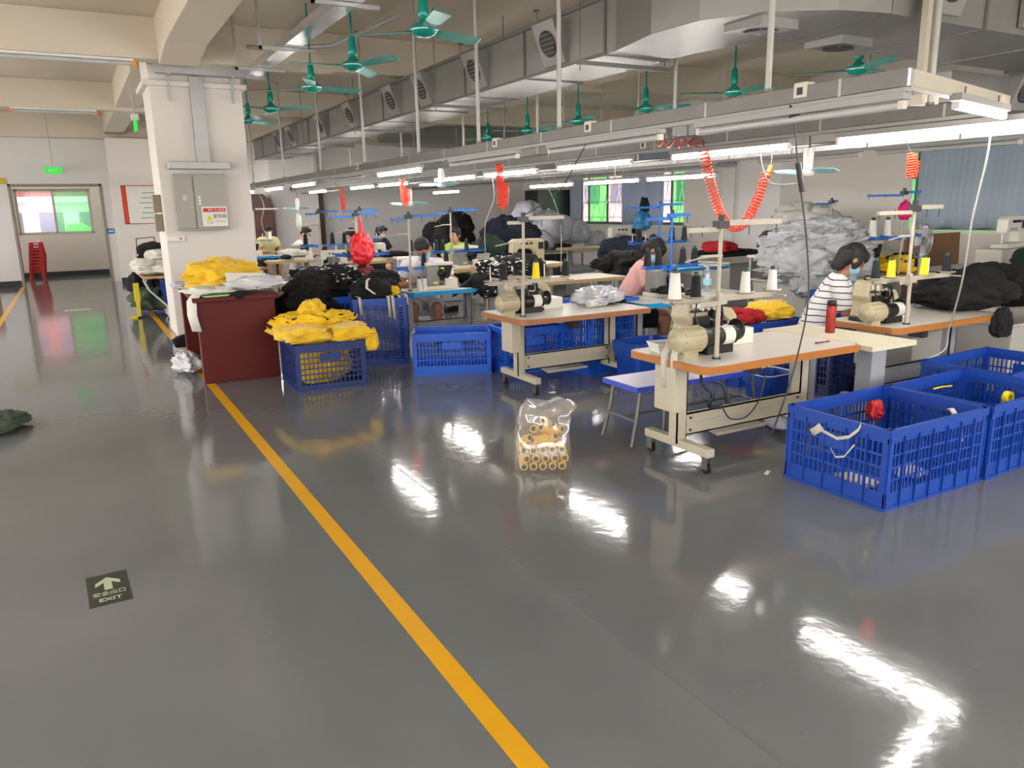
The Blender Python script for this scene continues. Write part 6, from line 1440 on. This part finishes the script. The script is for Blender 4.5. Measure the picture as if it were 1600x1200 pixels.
    if hair == 'tail': MB().lathe([(.020, -.01), (.028, 0), (.020, .01)], hp(0, -.115, .04), 12, 'y').build('hair_tie', M_RED, t)
    for k_ in (-1, 1): MB().ell(hp(.030 * k_, .081, .006), (.012, .008, .006), 10, 6).build('eye', M_BLACK, t); MB().cap(hp(.018 * k_, .088, .026), .003, hp(.046 * k_, .078, .027), .003, 6).build('eyebrow', M_HAIR, t)
    if mask:
        k3 = MB(); o = 0; k3.ell((0, 0, 0), (.064, .062, .052), 20, 12)
        for i in range(len(k3.v)): k3.v[i] = tuple(hc + Hm @ (Vector((0, .050, -.050)) + Vector(k3.v[i])))
        for s in (-1, 1): k3.tube([hp(.055 * s, .07, -.03), hp(.078 * s, .03, -.015), hp(.084 * s, -.005, .0)], .002, 5)
        k3.build('face_mask', M_MASK, t)
    else:
        lp = MB(); lp.cap(hp(-.018, .091, -.052), .005, hp(.018, .091, -.052), .005, 8); lp.build('mouth', M_LIP, t)
    return t
M_STR = striped('white_shirt_navy_stripes', (.86, .85, .85), (.12, .12, .2), .046, .17)
person('woman in white striped shirt and blue mask, head down, sewing at right', (6.20, 5.12, 0), rad(222), lean=.20, pitch=42, turn=18, shirt=M_STR, hair='long', S=1.25, vox=.007, sleeve=.85, skin=M_SKIND, shirt_name='striped_shirt', hands=((-.16, .50, .86), (.10, .48, .86)), seat=.46)
person('woman in pink t-shirt with hair tied up bending over black cloth', (5.66, 7.42, 0), rad(-125), S=1.25, lean=.20, pitch=55, turn=0, shirt=mat('pink_shirt', (.86, .66, .63), .85), hair='bun', vox=.008, skin=M_SKIND, hands=((-.16, .50, .84), (.16, .50, .84)), seat=.48)
person('man in white t-shirt bending down with blue mask behind blue-edged table', (4.22, 10.05, 0), rad(158), S=1.25, lean=.26, pitch=50, turn=-10, tilt=12, shirt=mat('white_tshirt', (.84, .82, .84), .85), hair='short', vox=.008, skin=M_SKIND, hands=((-.40, .46, .84), (.16, .50, .84)), seat=.50, shorts=M_GCLOTH)
person('woman in lime green shirt looking left, no mask', (6.22, 12.95, 0), rad(118), lean=.10, pitch=8, turn=0, S=1.2, shirt=mat('lime_shirt', (.66, .78, .36), .85), hair='bun', mask=False, hands=((-.16, .44, .84), (.13, .44, .84)), seat=.54)
person('man in grey-green shirt bending behind the red bag', (4.42, 14.85, 0), rad(225), S=1.25, lean=.18, pitch=38, shirt=mat('taupe_shirt', (.48, .46, .40), .85), hair='short', seat=.52)
person('woman with ponytail, dark shirt and white mask behind the red bag', (6.0, 17.0, 0), rad(212), lean=.10, pitch=20, shirt=mat('dark_plum_shirt', (.20, .18, .24), .85), hair='tail', seat=.56)
person('young worker in white shirt with thick black hair and blue mask', (4.35, 17.75, 0), rad(235), S=1.3, lean=.12, pitch=25, turn=0, shirt=mat('white_shirt', (.84, .84, .82), .85), hair='short', seat=.46)
person('worker in pale yellow shirt at the far end beside the pillar', (4.25, 20.3, 0), rad(190), lean=.12, pitch=28, turn=15, shirt=mat('pale_yellow_shirt', (.84, .84, .62), .85), hair='short', mask=False, seat=.58)
def seat_for(x, y, label, h=.43, rz=0, src=[None]):
    if src[0] is None:
        t = thing('stool', label, 'stool', (x, y, 0), rz); MB().box(-.2, -.15, h - .03, .2, .15, h).build('seat', M_LAM, t, bev=.005)
        for s in (-1, 1):
            for q in (-1, 1): MB().cyl((s * .17, q * .13, 0), (s * .15, q * .11, h - .03), .011, n=8).build('leg', M_STEEL, t)
        src[0] = t; return t
    return dup(src[0], (x, y, 0), rz, label)
for (x, y, lab) in ((6.2, 5.14, 'stool under the woman in stripes'), (5.68, 7.42, 'stool under the woman in pink'), (4.22, 10.07, 'stool under the man in white'), (6.22, 12.97, 'stool under the woman in green'), (4.42, 14.87, 'stool under the man behind the red bag'), (6.0, 17.02, 'stool under the woman with the ponytail'), (4.35, 17.77, 'stool under the young worker in white'), (4.25, 20.32, 'stool under the worker in pale yellow')):
    seat_for(x, y, lab, .41)
